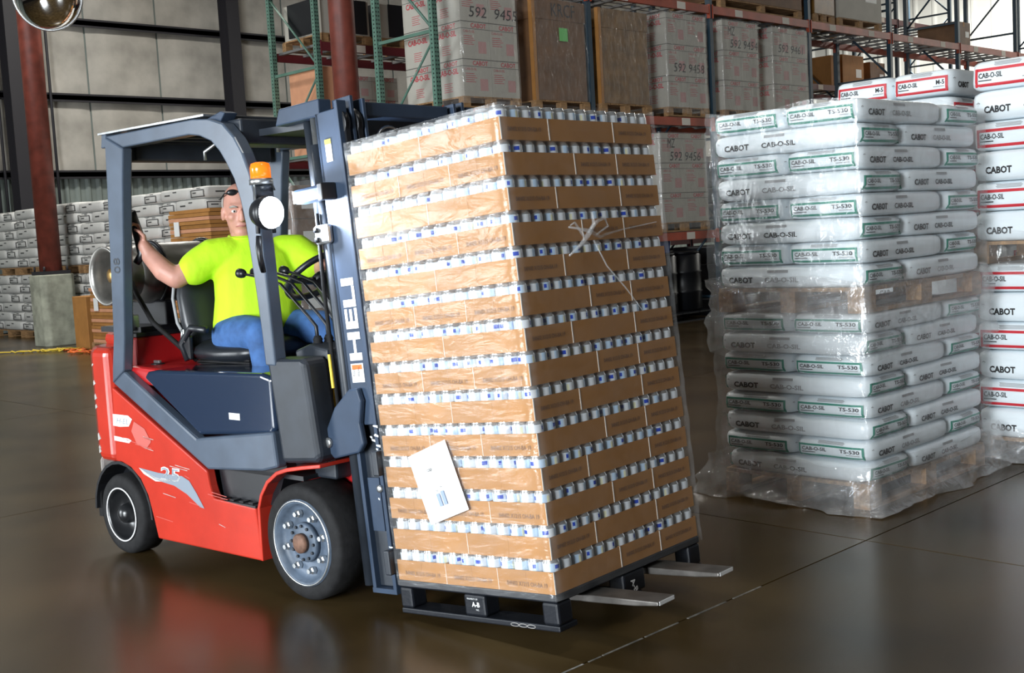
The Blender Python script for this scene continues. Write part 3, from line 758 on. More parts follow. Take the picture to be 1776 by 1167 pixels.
def stack(x0, y0, z0, tiers, L, meshes, Hs, nls, lab, group, rot=0, skip_hidden=True, ph=.13, pal='wooden pallet under the '):
    """L long side, W = L/2; footprint 1.5 L (x) by L (y); rot 1 turns the stack a quarter so that the 1.5 L side faces -x"""
    W = L / 2; z = z0
    def T(x, y): return (x0 + x, y0 + y) if not rot else (x0 + y, y0 + 1.5 * L - x)
    for t in range(tiers):
        tn = 'lower tier' if t == 0 else 'upper tier'
        if not rot: pallet('wooden_pallet', x0 + .01, x0 + 1.5 * L - .01, y0 + .01, y0 + L - .01, z, pal + tn + ' of ' + lab[1], PG, h=ph)
        else: pallet('wooden_pallet', x0 + .01, x0 + L - .01, y0 + .01, y0 + 1.5 * L - .01, z, pal + tn + ' of ' + lab[1], PG, h=ph)
        z += ph
        for k in range(nls):
            typA = (nls - 1 - k) % 2 == 0
            if typA: spots = [(L / 2, W / 2, 0), (L / 2, 1.5 * W, 0), (L + W / 2, L / 2, 1)]
            else: spots = [(W / 2, L / 2, 1), (W + L / 2, W / 2, 0)] + ([] if skip_hidden and not (t == tiers - 1 and k == nls - 1) else [(W + L / 2, 1.5 * W, 0)])
            for q, (sx, sy, c) in enumerate(spots):
                X, Y = T(sx + random.uniform(-.006, .006), sy + random.uniform(-.004, .004))
                rz = (-PI / 2 if c else 0) + (-PI / 2 if rot else 0) + random.uniform(-.012, .012)
                me = meshes[random.randrange(len(meshes))]
                o = inst(me, 'powder_sack', None, (X, Y, z), (0, 0, rz), (.992, .992, Hs[t] / Hs[0]))
                what = 'crosswise' if c else ('aisle lengthwise' if sy < W else 'rear lengthwise')
                tag(o, '%s, %s layer, %s, %s' % (lab[0], ORD[k], tn, what), 'sack', group)
            z += Hs[t]
    return z
GS = sack_meshes(.90, .45, .109, 'label_green', 'CAB-O-SIL', 'TS-530', ['sack', 'label_green', 'ink', 'ink_grey'], (1, 2, 3, 4, 5, 6))
stack(5.35, 3.00, 0, 2, .90, GS, (.109, .118), 8, ('white green-labelled TS-530 sack in wrapped stack', 'the green labelled sacks'), 'green labelled sacks')
RS = sack_meshes(.90, .45, .172, 'label_red', 'CAB-O-SIL', 'M-5', ['sack', 'label_red', 'ink', 'ink_grey'], (11, 12, 13, 14))
stack(6.88, 2.25, 0, 2, .90, RS, (.172, .176), 6, ('white M-5 sack stacked beside the TS-530 stack', 'the red labelled sacks'), 'red labelled sacks')
stack(7.80, 3.68, 0.0, 2, .90, RS, (.182, .184), 6, ('white M-5 sack stacked behind the TS-530 stack', 'the rear red labelled sacks'), 'rear red labelled sacks')
mat('ink_frame', (0.06, 0.06, 0.06), 0.6)
FS = sack_meshes(.92, .46, .178, 'ink', 'CAB-O-SIL', 'M-5', ['sack_grey', 'ink_frame', 'ink_frame', 'ink_grey'], (21, 22, 23), simple=True)
WH = ['nearest the flat cardboard', 'second from the flat cardboard', 'third from the flat cardboard', 'behind the concrete column base', 'second past the column base', 'farthest along the ribbed wall']
for i in range(6):
    stack(9.02 + random.uniform(-.05, .05), 15.6 + 1.47 * i, 0, 2, .92, FS, (.178, .178 + .006 * random.random()), 6, ('off-white sack, stack ' + WH[i], 'the sack stack ' + WH[i]), 'off-white sacks by the back wall', rot=1, ph=.14)

# ---- stretch wrap on the green labelled stack
def wrap_loop(x0, x1, y0, y1, n):
    pts = []; cor = [(x0, y1), (x0, y0), (x1, y0), (x1, y1), (x0, y1)]
    for (a, b), (c, d) in zip(cor[:-1], cor[1:]):
        for k in range(n): pts.append((a + (c - a) * k / n, b + (d - b) * k / n))
    return pts
def wrap_sheet(name, parent, x0, x1, y0, y1, z0, z1, rows, n, mt, flare=None, amp=.012, seed=3):
    rg = random.Random(seed); loop = wrap_loop(x0, x1, y0, y1, n); N = len(loop); cx, cy = (x0 + x1) / 2, (y0 + y1) / 2; pts = []
    ph = [rg.uniform(0, 6) for _ in range(6)]
    for r_ in range(rows + 1):
        t = r_ / rows; z = z0 + (z1 - z0) * t
        for k, (x, y) in enumerate(loop):
            u = k / N * 2 * PI
            d = amp * (math.sin(7 * u + ph[0] + 9 * t) * .5 + math.sin(17 * u + ph[1] - 23 * t) * .35 + rg.uniform(-.5, .5) + .5)
            if flare: d += flare(t, u)
            nx = -1 if abs(x - x0) < 1e-6 else (1 if abs(x - x1) < 1e-6 else 0); ny = -1 if abs(y - y0) < 1e-6 else (1 if abs(y - y1) < 1e-6 else 0)
            zz = z + (.02 * math.sin(5 * u + ph[2]) if (r_ == 0 or r_ == rows) else 0)
            pts.append((x + nx * d, y + ny * d, max(.004, zz)))
    m = MB().add(pts, [(r_ * N + k, r_ * N + (k + 1) % N, (r_ + 1) * N + (k + 1) % N, (r_ + 1) * N + k) for r_ in range(rows) for k in range(N)], 0, True)
    return m.build(name, mt, parent)
e = empty('stretch_wrap', (0, 0, 0)); tag(e, 'shiny clear plastic wrap around the green labelled sack stack', 'plastic film')
wrap_sheet('film_sheet', e, 5.334, 6.716, 2.984, 3.912, .03, 2.07, 60, 22, 'film', amp=.011)
wrap_sheet('film_skirt', e, 5.30, 6.75, 2.95, 3.95, .006, .24, 8, 26, 'film_hazy', flare=lambda t, u: .085 * (1 - t) ** 2 + .02 * math.sin(11 * u) * (1 - t), amp=.02, seed=5)
wrap_sheet('film_skirt', e, 5.325, 6.725, 2.975, 3.922, .78, 1.18, 12, 26, 'film_hazy', flare=lambda t, u: .022 * (1 - t) * (1 + math.sin(6 * u)) * .7, amp=.016, seed=6)
e = empty('stretch_wrap', (0, 0, 0)); tag(e, 'clear plastic wrap at the base of the red labelled sack stack', 'plastic film')
wrap_sheet('film_skirt', e, 6.84, 8.26, 2.21, 3.19, .006, .20, 7, 22, 'film_hazy', flare=lambda t, u: .05 * (1 - t), amp=.02, seed=8)
wrap_sheet('film_sheet', e, 6.85, 8.25, 2.22, 3.18, 1.10, 1.36, 8, 22, 'film', amp=.012, seed=9)
# scrap of film on the floor
m = MB(); rg = random.Random(4); pts = []
for j in range(5):
    for i in range(13): pts.append((i * .045, j * .03, .004 + rg.uniform(0, .022)))
m.add(pts, [(j * 13 + i, j * 13 + i + 1, (j + 1) * 13 + i + 1, (j + 1) * 13 + i) for j in range(4) for i in range(12)], 0, True)
o = m.build('film_scrap', 'film_hazy', None, loc=(6.55, 2.50, 0), rot=(0, 0, -.6)); tag(o, 'crumpled scrap of plastic film on the floor by the sacks', 'plastic scrap')

# ================================================================ goods behind the fork lift
def flat_stack(x0, x1, y0, y1, z0, z1, n, lab):
    pallet('wooden_pallet', x0, x1, y0, y1, z0, 'wooden pallet under the ' + lab, PG)
    e = empty('cardboard_stack', (x0, y0, z0 + .14)); tag(e, lab, 'cardboard', 'stacks of flat cardboard'); h = (z1 - z0 - .14) / n
    for k in range(n):
        j = random.uniform(-.012, .012); q = random.uniform(-.012, .012)
        MB().box(.02 + j, x1 - x0 - .02 + j, .02 + q, y1 - y0 - .02 + q, k * h, (k + 1) * h - .006).build('flat_carton', 'cardboard' if k % 3 else 'cardboard_orange', e)
    MB().box(-.006, .002, (y1 - y0) * .72, (y1 - y0) * .84, (z1 - z0) - .50, (z1 - z0) - .30).build('paper_label', 'label_white', e)
flat_stack(8.20, 8.85, 16.85, 18.05, 0, 1.0, 16, 'low stack of flat brown cartons behind the gas cylinder')
flat_stack(8.20, 8.85, 15.55, 16.75, 0, 1.02, 16, 'low stack of flat brown cartons beside the tall cardboard stack')
flat_stack(8.25, 9.0, 14.25, 15.40, 0, 2.06, 36, 'tall stack of flat brown cartons behind the driver')
pallet('wooden_pallet', 8.42, 9.40, 12.5, 13.4, 0, 'wooden pallet under the wrapped brown cartons', PG)
for l in range(5):
    for i in range(2):
        for j in range(2):
            e = empty('wrapped_carton', (8.43 + .49 * i, 12.51 + .45 * j, .14 + .42 * l)); tag(e, 'brown carton in the %s layer of the wrapped pallet behind the driver' % ORD[l], 'carton', 'wrapped brown cartons')
            MB().box(0, .485, 0, .445, 0, .415).build('carton_body', 'cardboard_dark', e, .006)
            if j == 0: MB().box(.12, .34, -.004, 0, .12, .26).build('paper_label', 'label_white', e)
            if i == 0: MB().box(-.004, 0, .10, .32, .16, .29).build('paper_label', 'label_white', e)
e = empty('stretch_wrap', (0, 0, 0)); tag(e, 'wrinkled clear film around the brown cartons behind the driver', 'plastic film')
wrap_sheet('film_sheet', e, 8.40, 9.42, 12.48, 13.42, .05, 2.28, 26, 14, 'film_hazy', amp=.03, seed=12)
plain_box('floor_carton', 8.25, 8.62, 18.25, 18.75, 0, .86, 'cardboard', 'brown carton with papers standing by the concrete column base')
# extension cords on the floor
def cord(pts, m, lab, amp, seed):
    rg = random.Random(seed); P = []
    for (a, b) in zip(pts[:-1], pts[1:]):
        for k in range(14):
            t = k / 14; P.append((a[0] + (b[0] - a[0]) * t + rg.uniform(-amp, amp), a[1] + (b[1] - a[1]) * t + rg.uniform(-amp, amp), .012 + rg.uniform(0, .03)))
    tag(MB().tube(P, .012, 6).build('extension_cord', m), lab, 'cord', 'extension cords on the floor')
cord([(6.6, 20.2), (7.3, 19.4), (7.9, 18.95), (8.2, 18.6), (8.0, 18.0)], 'cord_yellow', 'yellow extension cord lying on the floor by the column base', .05, 1)
cord([(7.5, 19.1), (8.0, 18.8), (8.15, 18.5), (7.7, 18.9), (8.1, 18.4)], 'cord_yellow', 'tangled yellow extension cord near the column base', .07, 2)
cord([(8.0, 18.6), (8.15, 18.2), (7.95, 18.3), (8.1, 17.8), (7.8, 18.0), (8.0, 17.4)], 'cord_orange', 'orange extension cord tangled on the floor behind the fork lift', .06, 3)
# ================================================================ the fork lift
FK = empty('forklift', (3.242, 4.156, 0), (0, 0, ANG))
tag(FK, 'red and dark blue gas forklift lifting the pallet of cans', 'forklift')
YS = -.50      # outer plane of the side turned to the camera
def both(fn):
    for s in (1, -1): fn(s)

# counterweight: rounded in plan
def cw_plan(x1, w, x2): return [(x1, -w), (-1.66, -w), (-1.80, -w + .07), (-1.90, -w + .22), (-1.93, 0), (-1.90, w - .22), (-1.80, w - .07), (-1.66, w), (x1, w)]
m = MB().prism(cw_plan(-1.515, .495, 0), .46, 1.045, 'z'); cw = m.build('counterweight', 'lift_red', FK, .045, seg=4)
MB().prism([(-1.52, -.38), (-1.88, -.30), (-1.90, 0), (-1.88, .30), (-1.52, .38)], 1.03, 1.10, 'z').build('counterweight_top', 'lift_red', cw, .03)
MB().box(-1.52, -1.40, -.395, .395, .60, 1.09).build('bulkhead', 'lift_red_dark', FK, .012)
MB().box(-1.525, -1.395, -.395, .395, 1.088, 1.112).build('seal_strip', 'plastic_black', FK, .005)
m = MB().prism(cw_plan(-1.735, .485, 0)[2:-2] + [(-1.735, .46), (-1.735, -.46)], .26, .47, 'z'); m.build('lower_counterweight', 'scuff', FK, .02)
MB().box(-1.75, -.36, -.36, .36, .14, .60).build('chassis_light_block', 'plastic_black', FK)  # black box added inside the body to block light
for s in (1, -1):       # wheel arch liner
    a = [(-1.50 + .27 * math.cos(t), .205 + .27 * math.sin(t)) for t in [PI * k / 12 for k in range(13)]]
    b = [(-1.50 + .255 * math.cos(t), .205 + .255 * math.sin(t)) for t in [PI * k / 12 for k in range(13)]]
    MB().strip(a, b, s * .49, s * .30).build('wheel_arch', 'plastic_black', FK)
    MB().box(-1.77, -1.735, s * .33, s * .47, .16, .30).build('mud_flap', 'rubber', FK)
# scraped paint on the counterweight corner
g = random.Random(9); m = MB()
for k in range(7):
    z = g.uniform(.5, 1.0); d = g.uniform(.004, .035)
    m.prism([(-1.668, z), (-1.655 + d * .4, z + .01), (-1.660, z + .01 + d), (-1.668, z + d)], -.4975, -.494)
m.build('paint_scrape', 'scuff', cw)
# hood deck behind the seat
dk = MB().prism([(-1.41, .86), (-1.10, .86), (-1.10, .93), (-1.13, .945), (-1.40, .955)], -.45, .45).build('rear_deck', 'lift_red_dark', FK, .02)
MB().box(-1.30, -1.17, -.10, .08, .9515, .9535).build('warning_label', 'board_edge', dk, rot=(0, .03, 0))
MB().box(-1.30, -1.25, -.20, -.13, .9515, .9535).build('small_label', 'board_edge', dk, rot=(0, .03, 0))
MB().lathe([(.035, 0), (.035, .004), (.03, .006)], 18).build('latch_plate', 'plastic_black', dk, loc=(-1.33, -.33, .951)); MB().box(-.025, .025, -.008, .008, .006, .02).build('hood_latch', 'bare_steel', dk, .003, loc=(-1.33, -.33, .951))
# engine hood
MB().prism([(-1.235, .905), (-.80, .655), (-.255, .695), (-.225, .72), (-.225, .945), (-.30, .962), (-1.13, .945), (-1.20, .935)], -.475, .475).build('engine_hood', 'hood_blue', FK, .035, seg=5)
MB().box(-.55, -.47, -.4775, -.476, .745, .775).build('hood_sticker', 'decal_white', FK)

# overhead guard: side frames
OUT = [(-1.362, 2.074), (-.90, 2.079), (-.62, 2.081), (-.50, 2.070), (-.40, 2.040), (-.325, 1.975), (-.275, 1.904), (-.235, 1.815), (-.212, 1.73), (-.195, 1.62), (-.183, 1.50), (-.172, 1.30), (-.164, 1.14), (-.158, 1.00)]
INN = [(-1.206, 2.008), (-.90, 2.012), (-.66, 2.015), (-.58, 2.003), (-.495, 1.972), (-.44, 1.925), (-.40, 1.875), (-.35, 1.80), (-.318, 1.715), (-.293, 1.61), (-.277, 1.50), (-.252, 1.30), (-.236, 1.14), (-.226, 1.00)]
for s in (1, -1):
    gf = MB().strip(OUT, INN, s * .50, s * .435).build('guard_frame', 'guard_steel', FK, .008)
    MB().prism([(-1.362, 2.074), (-1.206, 2.006), (-1.235, 1.85), (-1.335, 1.10), (-1.368, .935), (-1.48, .87), (-1.468, .95), (-1.435, 1.10), (-1.375, 1.85)], s * .50, s * .445).build('rear_post', 'guard_steel', FK, .008)
    MB().prism([(-1.48, .872), (-1.368, .935), (-.79, .645), (-.21, .715), (-.195, .56), (-.30, .535), (-.715, .505)], s * .50, s * .44).build('guard_sill', 'guard_steel', FK, .012)
    MB().prism([(-1.40, 2.02), (-1.355, 2.02), (-1.345, 2.085), (-1.385, 2.085)], s * .50, s * .41).build('post_cap', 'guard_steel', FK, .006)
t = MB(); put_text(t, '08', lambda x, y: (x, -.502, y), -1.315, 1.415, .055, 0, rot=PI / 2)
t.build('post_number', 'lift_dark', FK)
MB().box(-1.40, -.52, -.51, .51, 2.083, 2.092).build('roof_sheet', 'bare_steel', FK)
for k in range(6): MB().box(-1.26 + .15 * k, -1.21 + .15 * k, -.435, .435, 2.03, 2.083).build('roof_bar', 'lift_dark', FK, .004)
MB().box(-.52, -.36, -.435, .435, 1.95, 2.06).build('front_crossbeam', 'lift_dark', FK, .01)
MB().prism([(-.56, 2.075), (-.47, 2.04), (-.42, 2.088), (-.45, 2.098)], -.47, -.40).build('roof_bracket', 'lift_blue', FK, .004)
MB().box(-1.36, -1.25, -.405, .405, 1.95, 2.05).build('rear_crossbeam', 'lift_dark', FK, .01)
m = MB().tube([(-.80, -.2, 2.03), (-.95, -.22, 1.97), (-.95, -.22, 1.93)], .008, 6).tube([(-.80, .1, 2.03), (-.80, .1, 1.96)], .01, 6); m.build('roof_hook', 'bare_steel', FK)

# red side panels, step, fenders
SP = [(-1.493, .852), (-.726, .497), (-.712, .43), (-.69, .375), (-.376, .363), (-.349, .128), (-1.182, .122), (-1.215, .24), (-1.245, .33), (-1.30, .405), (-1.38, .455), (-1.459, .475), (-1.515, .475)]
for s in (1, -1):
    sp = MB().prism(SP, s * .498, s * .45).build('side_panel', 'lift_red', FK, .008)
    MB().prism([(-.715, .515), (-.20, .57), (-.30, .37), (-.69, .37)], s * .44, s * .33).build('step_well', 'plastic_black', FK)
    st_ = MB().box(-.70, -.38, s * .495, s * .33, .355, .372).build('step', 'plastic_black', FK, .004)
    for k in range(4): MB().box(-.66 + .07 * k, -.63 + .07 * k, s * .48, s * .36, .372, .377).build('tread_rib', 'plastic_black', st_)
    ao = [(-.362, .13), (-.36, .367), (-.335, .43), (-.284, .495), (-.21, .543), (-.136, .565), (-.03, .583), (.09, .600)]; ai = [(-.348, .13), (-.344, .367), (-.32, .423), (-.272, .482), (-.203, .527), (-.132, .548), (-.03, .566), (.09, .584)]
    MB().strip(ao, ai, s * .50, s * .27).build('front_fender', 'lift_red', FK, .003)
    MB().prism([(-.344, .13), (-.344, .40), (-.25, .50), (-.10, .56), (.05, .58), (.05, .30), (-.20, .13)], s * .275, s * .27).build('fender_inner', 'lift_red_dark', FK)
# decals on the near side panel
t = MB(); fn = lambda x, y: (x, -.5005, y)
t.add([fn(*p) for p in ((-1.30, .462), (-1.13, .452), (-.93, .455), (-.872, .438), (-.82, .385), (-.765, .318), (-.80, .322), (-.90, .372), (-1.0, .402), (-1.16, .415))], [list(range(10))], 1)
t.add([fn(*p) for p in ((-1.30, .462), (-1.16, .428), (-1.02, .418), (-1.16, .408), (-1.26, .435))], [list(range(5))], 0)
put_text(t, '25', fn, -1.115, .425, .062, 0, width=.17, bold=.03, shear=.1)
put_text(t, '25', lambda x, y: (x, -.5012, y), -1.108, .430, .052, 1, width=.15, shear=.1)
t.add([fn(*p) for p in ((-1.50, .716), (-1.36, .716), (-1.325, .700), (-1.345, .678), (-1.36, .662), (-1.44, .655), (-1.505, .657))], [list(range(7))], 0)
t.add([fn(*p) for p in ((-1.505, .605), (-1.37, .600), (-1.345, .592), (-1.37, .578), (-1.505, .582))], [list(range(5))], 0)
t.add([fn(*p) for p in ((-1.31, .69), (-1.22, .66), (-1.17, .60), (-1.22, .56), (-1.30, .58), (-1.34, .64))], [list(range(6))], 2)
put_text(t, 'H-EL', lambda x, y: (x, -.5012, y), -1.47, .672, .026, 1, width=.11, shear=.2)
g = random.Random(3)
for k in range(16):
    x = g.uniform(-1.45, -.55); z = g.uniform(.22, .60) if x > -1.2 else g.uniform(.50, .62); l = g.uniform(.03, .16)
    if z > .82 - .46 * (x + 1.49) - .05: continue
    t.add([fn(x, z), fn(x + l, z - .01), fn(x + l, z - .007), fn(x, z + .003)], [(0, 1, 2, 3)], 2 if k % 3 else 3)
t.build('side_decal', ['decal_white', 'decal_grey', 'decal_pink', 'scuff'], FK) if 'decal_pink' in MAT else (mat('decal_pink', (.55, .12, .10), .4), t.build('side_decal', ['decal_white', 'decal_grey', 'decal_pink', 'scuff'], FK))

# wheels
def wheel(x, y, s, R, W, rr, front):
    e = empty('front_wheel' if front else 'rear_wheel', (x, y, R)); e.parent = FK
    X = Matrix.Rotation(PI / 2 * s, 4, 'X')          # local +z points outwards
    MB().lathe([(rr, -W), (R - .02, -W), (R, -W + .02), (R, -.02), (R - .012, -.004), (R - .03, 0), (rr + .012, .002), (rr, -.004)], 48, 0, X, True, False).build('tyre', 'rubber', e)
    if front:
        rm = MB().lathe([(.02, -.10), (rr, -.10), (rr, 0.004), (rr - .008, .006), (rr - .018, .004), (rr - .024, -.02), (rr - .045, -.035), (.02, -.03)], 48, 0, X).build('rim', 'rim_blue', e)
        MB().tube([X @ Vector(((rr - .006) * math.cos(t), (rr - .006) * math.sin(t), .004)) for t in [2 * PI * k / 48 for k in range(48)]], .0045, 6, 0, True).build('rim_edge', 'bare_steel', rm)
        MB().lathe([(.085, -.03), (.085, -.012), (.078, -.006), (.02, -.006)], 28, 0, X).build('hub', 'rim_blue', e)
        MB().lathe([(.042, -.006), (.042, .016), (.034, .022), (.005, .022)], 20, 0, X).build('hub_cap', 'rust', e)
        for k in range(8):
            t = 2 * PI * (k + .35) / 8
            MB().lathe([(.017, -.03), (.017, -.012), (.011, -.008), (.011, .004), (.004, .004)], 6, 0, X @ Matrix.Translation((.123 * math.cos(t), .123 * math.sin(t), 0)), False).build('lug_nut', 'bare_steel', e)
        for k in range(12):
            t = 2 * PI * k / 12
            MB().lathe([(.007, -.012), (.007, .003), (.003, .003)], 6, 0, X @ Matrix.Translation((.072 * math.cos(t), .072 * math.sin(t), 0)), False).build('hub_bolt', 'lift_dark', e)
    else:
        rm = MB().lathe([(.02, -.09), (rr, -.09), (rr, .002), (rr - .007, .004), (rr - .014, -.01), (rr - .02, -.07), (.02, -.07)], 40, 0, X).build('rim', 'rim_black', e)
        MB().tube([X @ Vector(((rr - .004) * math.cos(t), (rr - .004) * math.sin(t), .003)) for t in [2 * PI * k / 40 for k in range(40)]], .004, 6, 0, True).build('rim_edge', 'decal_white', rm)
        MB().lathe([(.055, -.07), (.05, -.03), (.045, -.01), (.03, .008), (.01, .014)], 24, 0, X).build('hub_cap', 'rim_black', e)
for s in (1, -1):
    wheel(-.065, -s * .50, s, .250, .215, .187, True); wheel(-1.505, -s * .495, s, .203, .15, .138, False)

# cowl, dashboard, floor plate
MB().prism([(-.228, 1.018), (-.20, 1.028), (.0, 1.035), (.03, 1.02), (.085, .62), (.06, .60), (-.17, .579)], -.495, -.36).build('front_cowl', 'lift_dark', FK, .025, seg=3)
MB().prism([(-.228, 1.018), (-.20, 1.028), (.0, 1.035), (.03, 1.02), (.085, .62), (.06, .60), (-.17, .579)], .495, .36).build('front_cowl', 'lift_dark', FK, .025, seg=3)
d_ = MB().prism([(-.12, .50), (.02, .50), (.02, 1.06), (-.10, 1.08), (-.20, 1.05)], -.36, .36).build('dashboard', 'lift_dark', FK, .012)
for x in (-.30, -.05, .25): MB().lathe([(.010, 0), (.010, .006), (.004, .007)], 8, 0, Matrix.Translation((.02, x, 1.02)) @ Matrix.Rotation(PI / 2, 4, 'Y')).build('panel_bolt', 'bare_steel', d_)
MB().box(.0205, .022, -.345, -.325, .80, .90).build('dash_sticker', 'decal_yellow', d_)
MB().box(-.80, -.10, -.44, .44, .50, .52).build('floor_plate', 'plastic_black', FK)
# instrument pod and steering
sc = MB().tube([(-.22, .04, 1.00), (-.40, .04, 1.25), (-.47, .04, 1.33)], [.06, .05, .035], 12).build('steering_column', 'plastic_black', FK)
SX = Matrix.Translation((-.50, .05, 1.355)) @ Vector((-.62, -.05, .78)).to_track_quat('Z', 'X').to_matrix().to_4x4()
sw = MB().tube([SX @ Vector((.165 * math.cos(t), .165 * math.sin(t), 0)) for t in [2 * PI * k / 36 for k in range(36)]], .016, 10, 0, True).build('steering_wheel', 'vinyl', FK)
for k in range(3):
    t = 2 * PI * k / 3 + .4
    MB().tube([SX @ Vector((0, 0, -.03)), SX @ Vector((.08 * math.cos(t), .08 * math.sin(t), -.02)), SX @ Vector((.163 * math.cos(t), .163 * math.sin(t), 0))], [.022, .016, .012], 8).build('spoke', 'vinyl', sw)
MB().lathe([(.045, -.04), (.045, -.005), (.03, .004)], 18, 0, SX).build('horn_pad', 'vinyl', sw)
MB().lathe([(.012, .0), (.012, .035), (.022, .045), (.022, .07), (.01, .078)], 12, 0, SX @ Matrix.Translation((-.16, -.04, .01))).build('spinner_knob', 'vinyl', sw)
# hydraulic levers with gaiters
for k in range(4):
    y = -.30 + .055 * k; dx = .035 * k
    lv = MB().tube([(-.11 + dx * .2, y, 1.06), (-.115 + dx * .2, y, 1.15), (-.16 + dx * .2, y, 1.19), (-.34 + dx * .3, y, 1.335), (-.44 + dx * .4, y, 1.362), (-.60 + dx, y, 1.385)], [.009, .008, .007, .007, .007, .006], 8).build('hydraulic_lever', 'plastic_black', FK)
    MB().lathe([(.010, 0), (.019, .012), (.023, .03), (.022, .045), (.010, .052)], 12, 0, Matrix.Translation((-.595 + dx, y, 1.385)) @ Vector((-1, 0, .12)).to_track_quat('Z', 'X').to_matrix().to_4x4()).build('lever_knob', 'plastic_black', lv)
    MB().lathe([(.028, 0), (.022, .012), (.026, .018), (.019, .032), (.022, .038), (.014, .055)], 12, 0, Matrix.Translation((-.11 + dx * .2, y, 1.055))).build('lever_gaiter', 'rubber', lv)
# seat
se = empty('seat', (0, 0, 0)); se.parent = FK
m = MB(); rings = []
for z, xb, w, th in ((.985, -1.185, .19, .055), (1.03, -1.20, .225, .075), (1.15, -1.235, .24, .08), (1.28, -1.265, .235, .075), (1.38, -1.285, .205, .06), (1.435, -1.295, .15, .04), (1.455, -1.297, .07, .02)):
    rings.append(((xb, 0, z), (th, 0, 0), (0, w, 0)))
m.loft(rings); m.build('seat_back', 'vinyl', se)
MB().tube([(-1.20, -.235, 1.06), (-1.262, -.243, 1.15), (-1.29, -.24, 1.27), (-1.30, -.215, 1.37), (-1.305, -.15, 1.425)], .009, 6).build('seat_piping', 'ink_grey', se)
m = MB(); rings = []
for x, z, w, th in ((-1.19, 1.00, .20, .05), (-1.15, 1.005, .25, .068), (-.95, .998, .26, .07), (-.78, 1.005, .255, .07), (-.71, 1.01, .22, .05), (-.69, 1.01, .12, .02)):
    rings.append(((x, 0, z), (0, w, 0), (0, 0, th)))
m.loft(rings); m.build('seat_cushion', 'vinyl', se)
m = MB()
for k in range(4): m.prism([(-1.18 + .006 * (k % 2), -.21), (-.74, -.21), (-.74, .21), (-1.18, .21)], .938 + .001 + .013 * k, .949 + .013 * k, 'z')
m.build('suspension_bellows', 'rubber', se, .005)
sb = MB().box(-1.20, -1.13, -.27, -.245, .97, 1.09).build('belt_buckle', 'plastic_black', se, .01)
MB().tube([(-1.165, -.275, 1.06), (-1.16, -.28, 1.12), (-1.18, -.275, 1.12), (-1.19, -.275, 1.06)], .006, 6, 0, True).build('buckle_latch', 'bare_steel', sb)
for s in (1, -1): MB().tube([(-1.16, s * .265, .97), (-1.20, s * .27, 1.05), (-1.10, s * .275, 1.13), (-.98, s * .27, 1.12)], .018, 8).build('hip_restraint', 'vinyl', se)
# gas cylinder lying across the counterweight
tk = empty('gas_cylinder', (-1.60, 0, 1.40)); tk.parent = FK
X = Matrix.Rotation(PI / 2, 4, 'X')
MB().lathe([(.02, -.36), (.09, -.355), (.135, -.33), (.155, -.29), (.155, .22), (.135, .27), (.09, .30), (.02, .305)], 40, 0, X).build('cylinder_body', 'tank', tk)
MB().lathe([(.128, .275), (.130, .395), (.148, .400), (.150, .425), (.142, .428), (.124, .405), (.122, .275)], 40, 0, X, True, False).build('collar', 'tank', tk)
MB().lathe([(.024, .30), (.024, .36), (.036, .37), (.036, .39), (.012, .395)], 12, 0, X).build('valve', 'brass', tk)
MB().lathe([(.018, 0), (.022, .03), (.014, .06)], 10, 0, Matrix.Translation((.05, -.36, .0)) @ Matrix.Rotation(PI / 2, 4, 'Y')).build('coupling', 'brass', tk)
for y in (-.16, .16):
    MB().tube([(.163 * math.cos(t), y, .163 * math.sin(t)) for t in [2 * PI * k / 32 for k in range(32)]], .012, 6, 0, True).build('clamp_strap', 'plastic_black', tk)
    MB().box(-.16, .16, y - .03, y + .03, -.285, -.14).build('cradle', 'plastic_black', tk, .01)
MB().box(-.19, .19, -.36, .30, -.29, -.262).build('cradle_plate', 'plastic_black', tk)
MB().tube([(.11, -.36, 0), (.20, -.37, -.10), (.24, -.32, -.24), (.36, -.24, -.38), (.42, -.20, -.44)], .013, 8).build('gas_hose', 'rubber', tk)
MB().box(.06, .14, -.40, -.33, -.28, -.20).build('latch_block', 'bare_steel', tk, .008)
# reversing handle on the rear post
gh = MB().tube([(-1.33, -.40, 1.46), (-1.30, -.385, 1.50), (-1.335, -.375, 1.60), (-1.35, -.385, 1.68), (-1.33, -.40, 1.71)], [.018, .022, .026, .022, .016], 12).build('reversing_handle', 'vinyl', FK)
MB().lathe([(.012, 0), (.012, .01), (.006, .014)], 10).build('horn_button', 'lift_red', gh, loc=(-1.352, -.385, 1.69))
# lamp bracket, work lamp and beacon on the front leg
lb = MB().box(-.205, -.197, -.515, -.41, 1.56, 1.76).build('lamp_bracket', 'lift_dark', FK, .004)
MB().tube([(-.195, -.51, 1.56), (-.195, -.51, 1.77), (-.195, -.42, 1.775), (-.19, -.41, 1.74)], .005, 6).build('bracket_wire', 'bare_steel', lb)
wl = empty('work_lamp', (-.135, -.50, 1.645)); wl.parent = FK
X = Vector((1, .10, -.05)).to_track_quat('Z', 'Y').to_matrix().to_4x4()
MB().lathe([(.03, -.06), (.055, -.05), (.072, -.01), (.072, .022), (.066, .022)], 24, 0, X).build('lamp_housing', 'plastic_black', wl)
MB().lathe([(.066, .0221), (.064, .032), (.04, .042), (.01, .046)], 24, 0, X).build('lamp_lens', 'lamp_lens', wl)
l = bpy.data.lights.new('work_lamp_beam', 'SPOT'); l.energy = 80; l.color = (.75, .85, 1.0); l.spot_size = 2.6; l.spot_blend = .6; l.shadow_soft_size = .05
o = bpy.data.objects.new('work_lamp_beam', l); COL.objects.link(o); o.parent = wl; o.location = (.075, .0, 0); o.rotation_euler = Vector((1, .25, -.1)).to_track_quat('-Z', 'Y').to_euler()
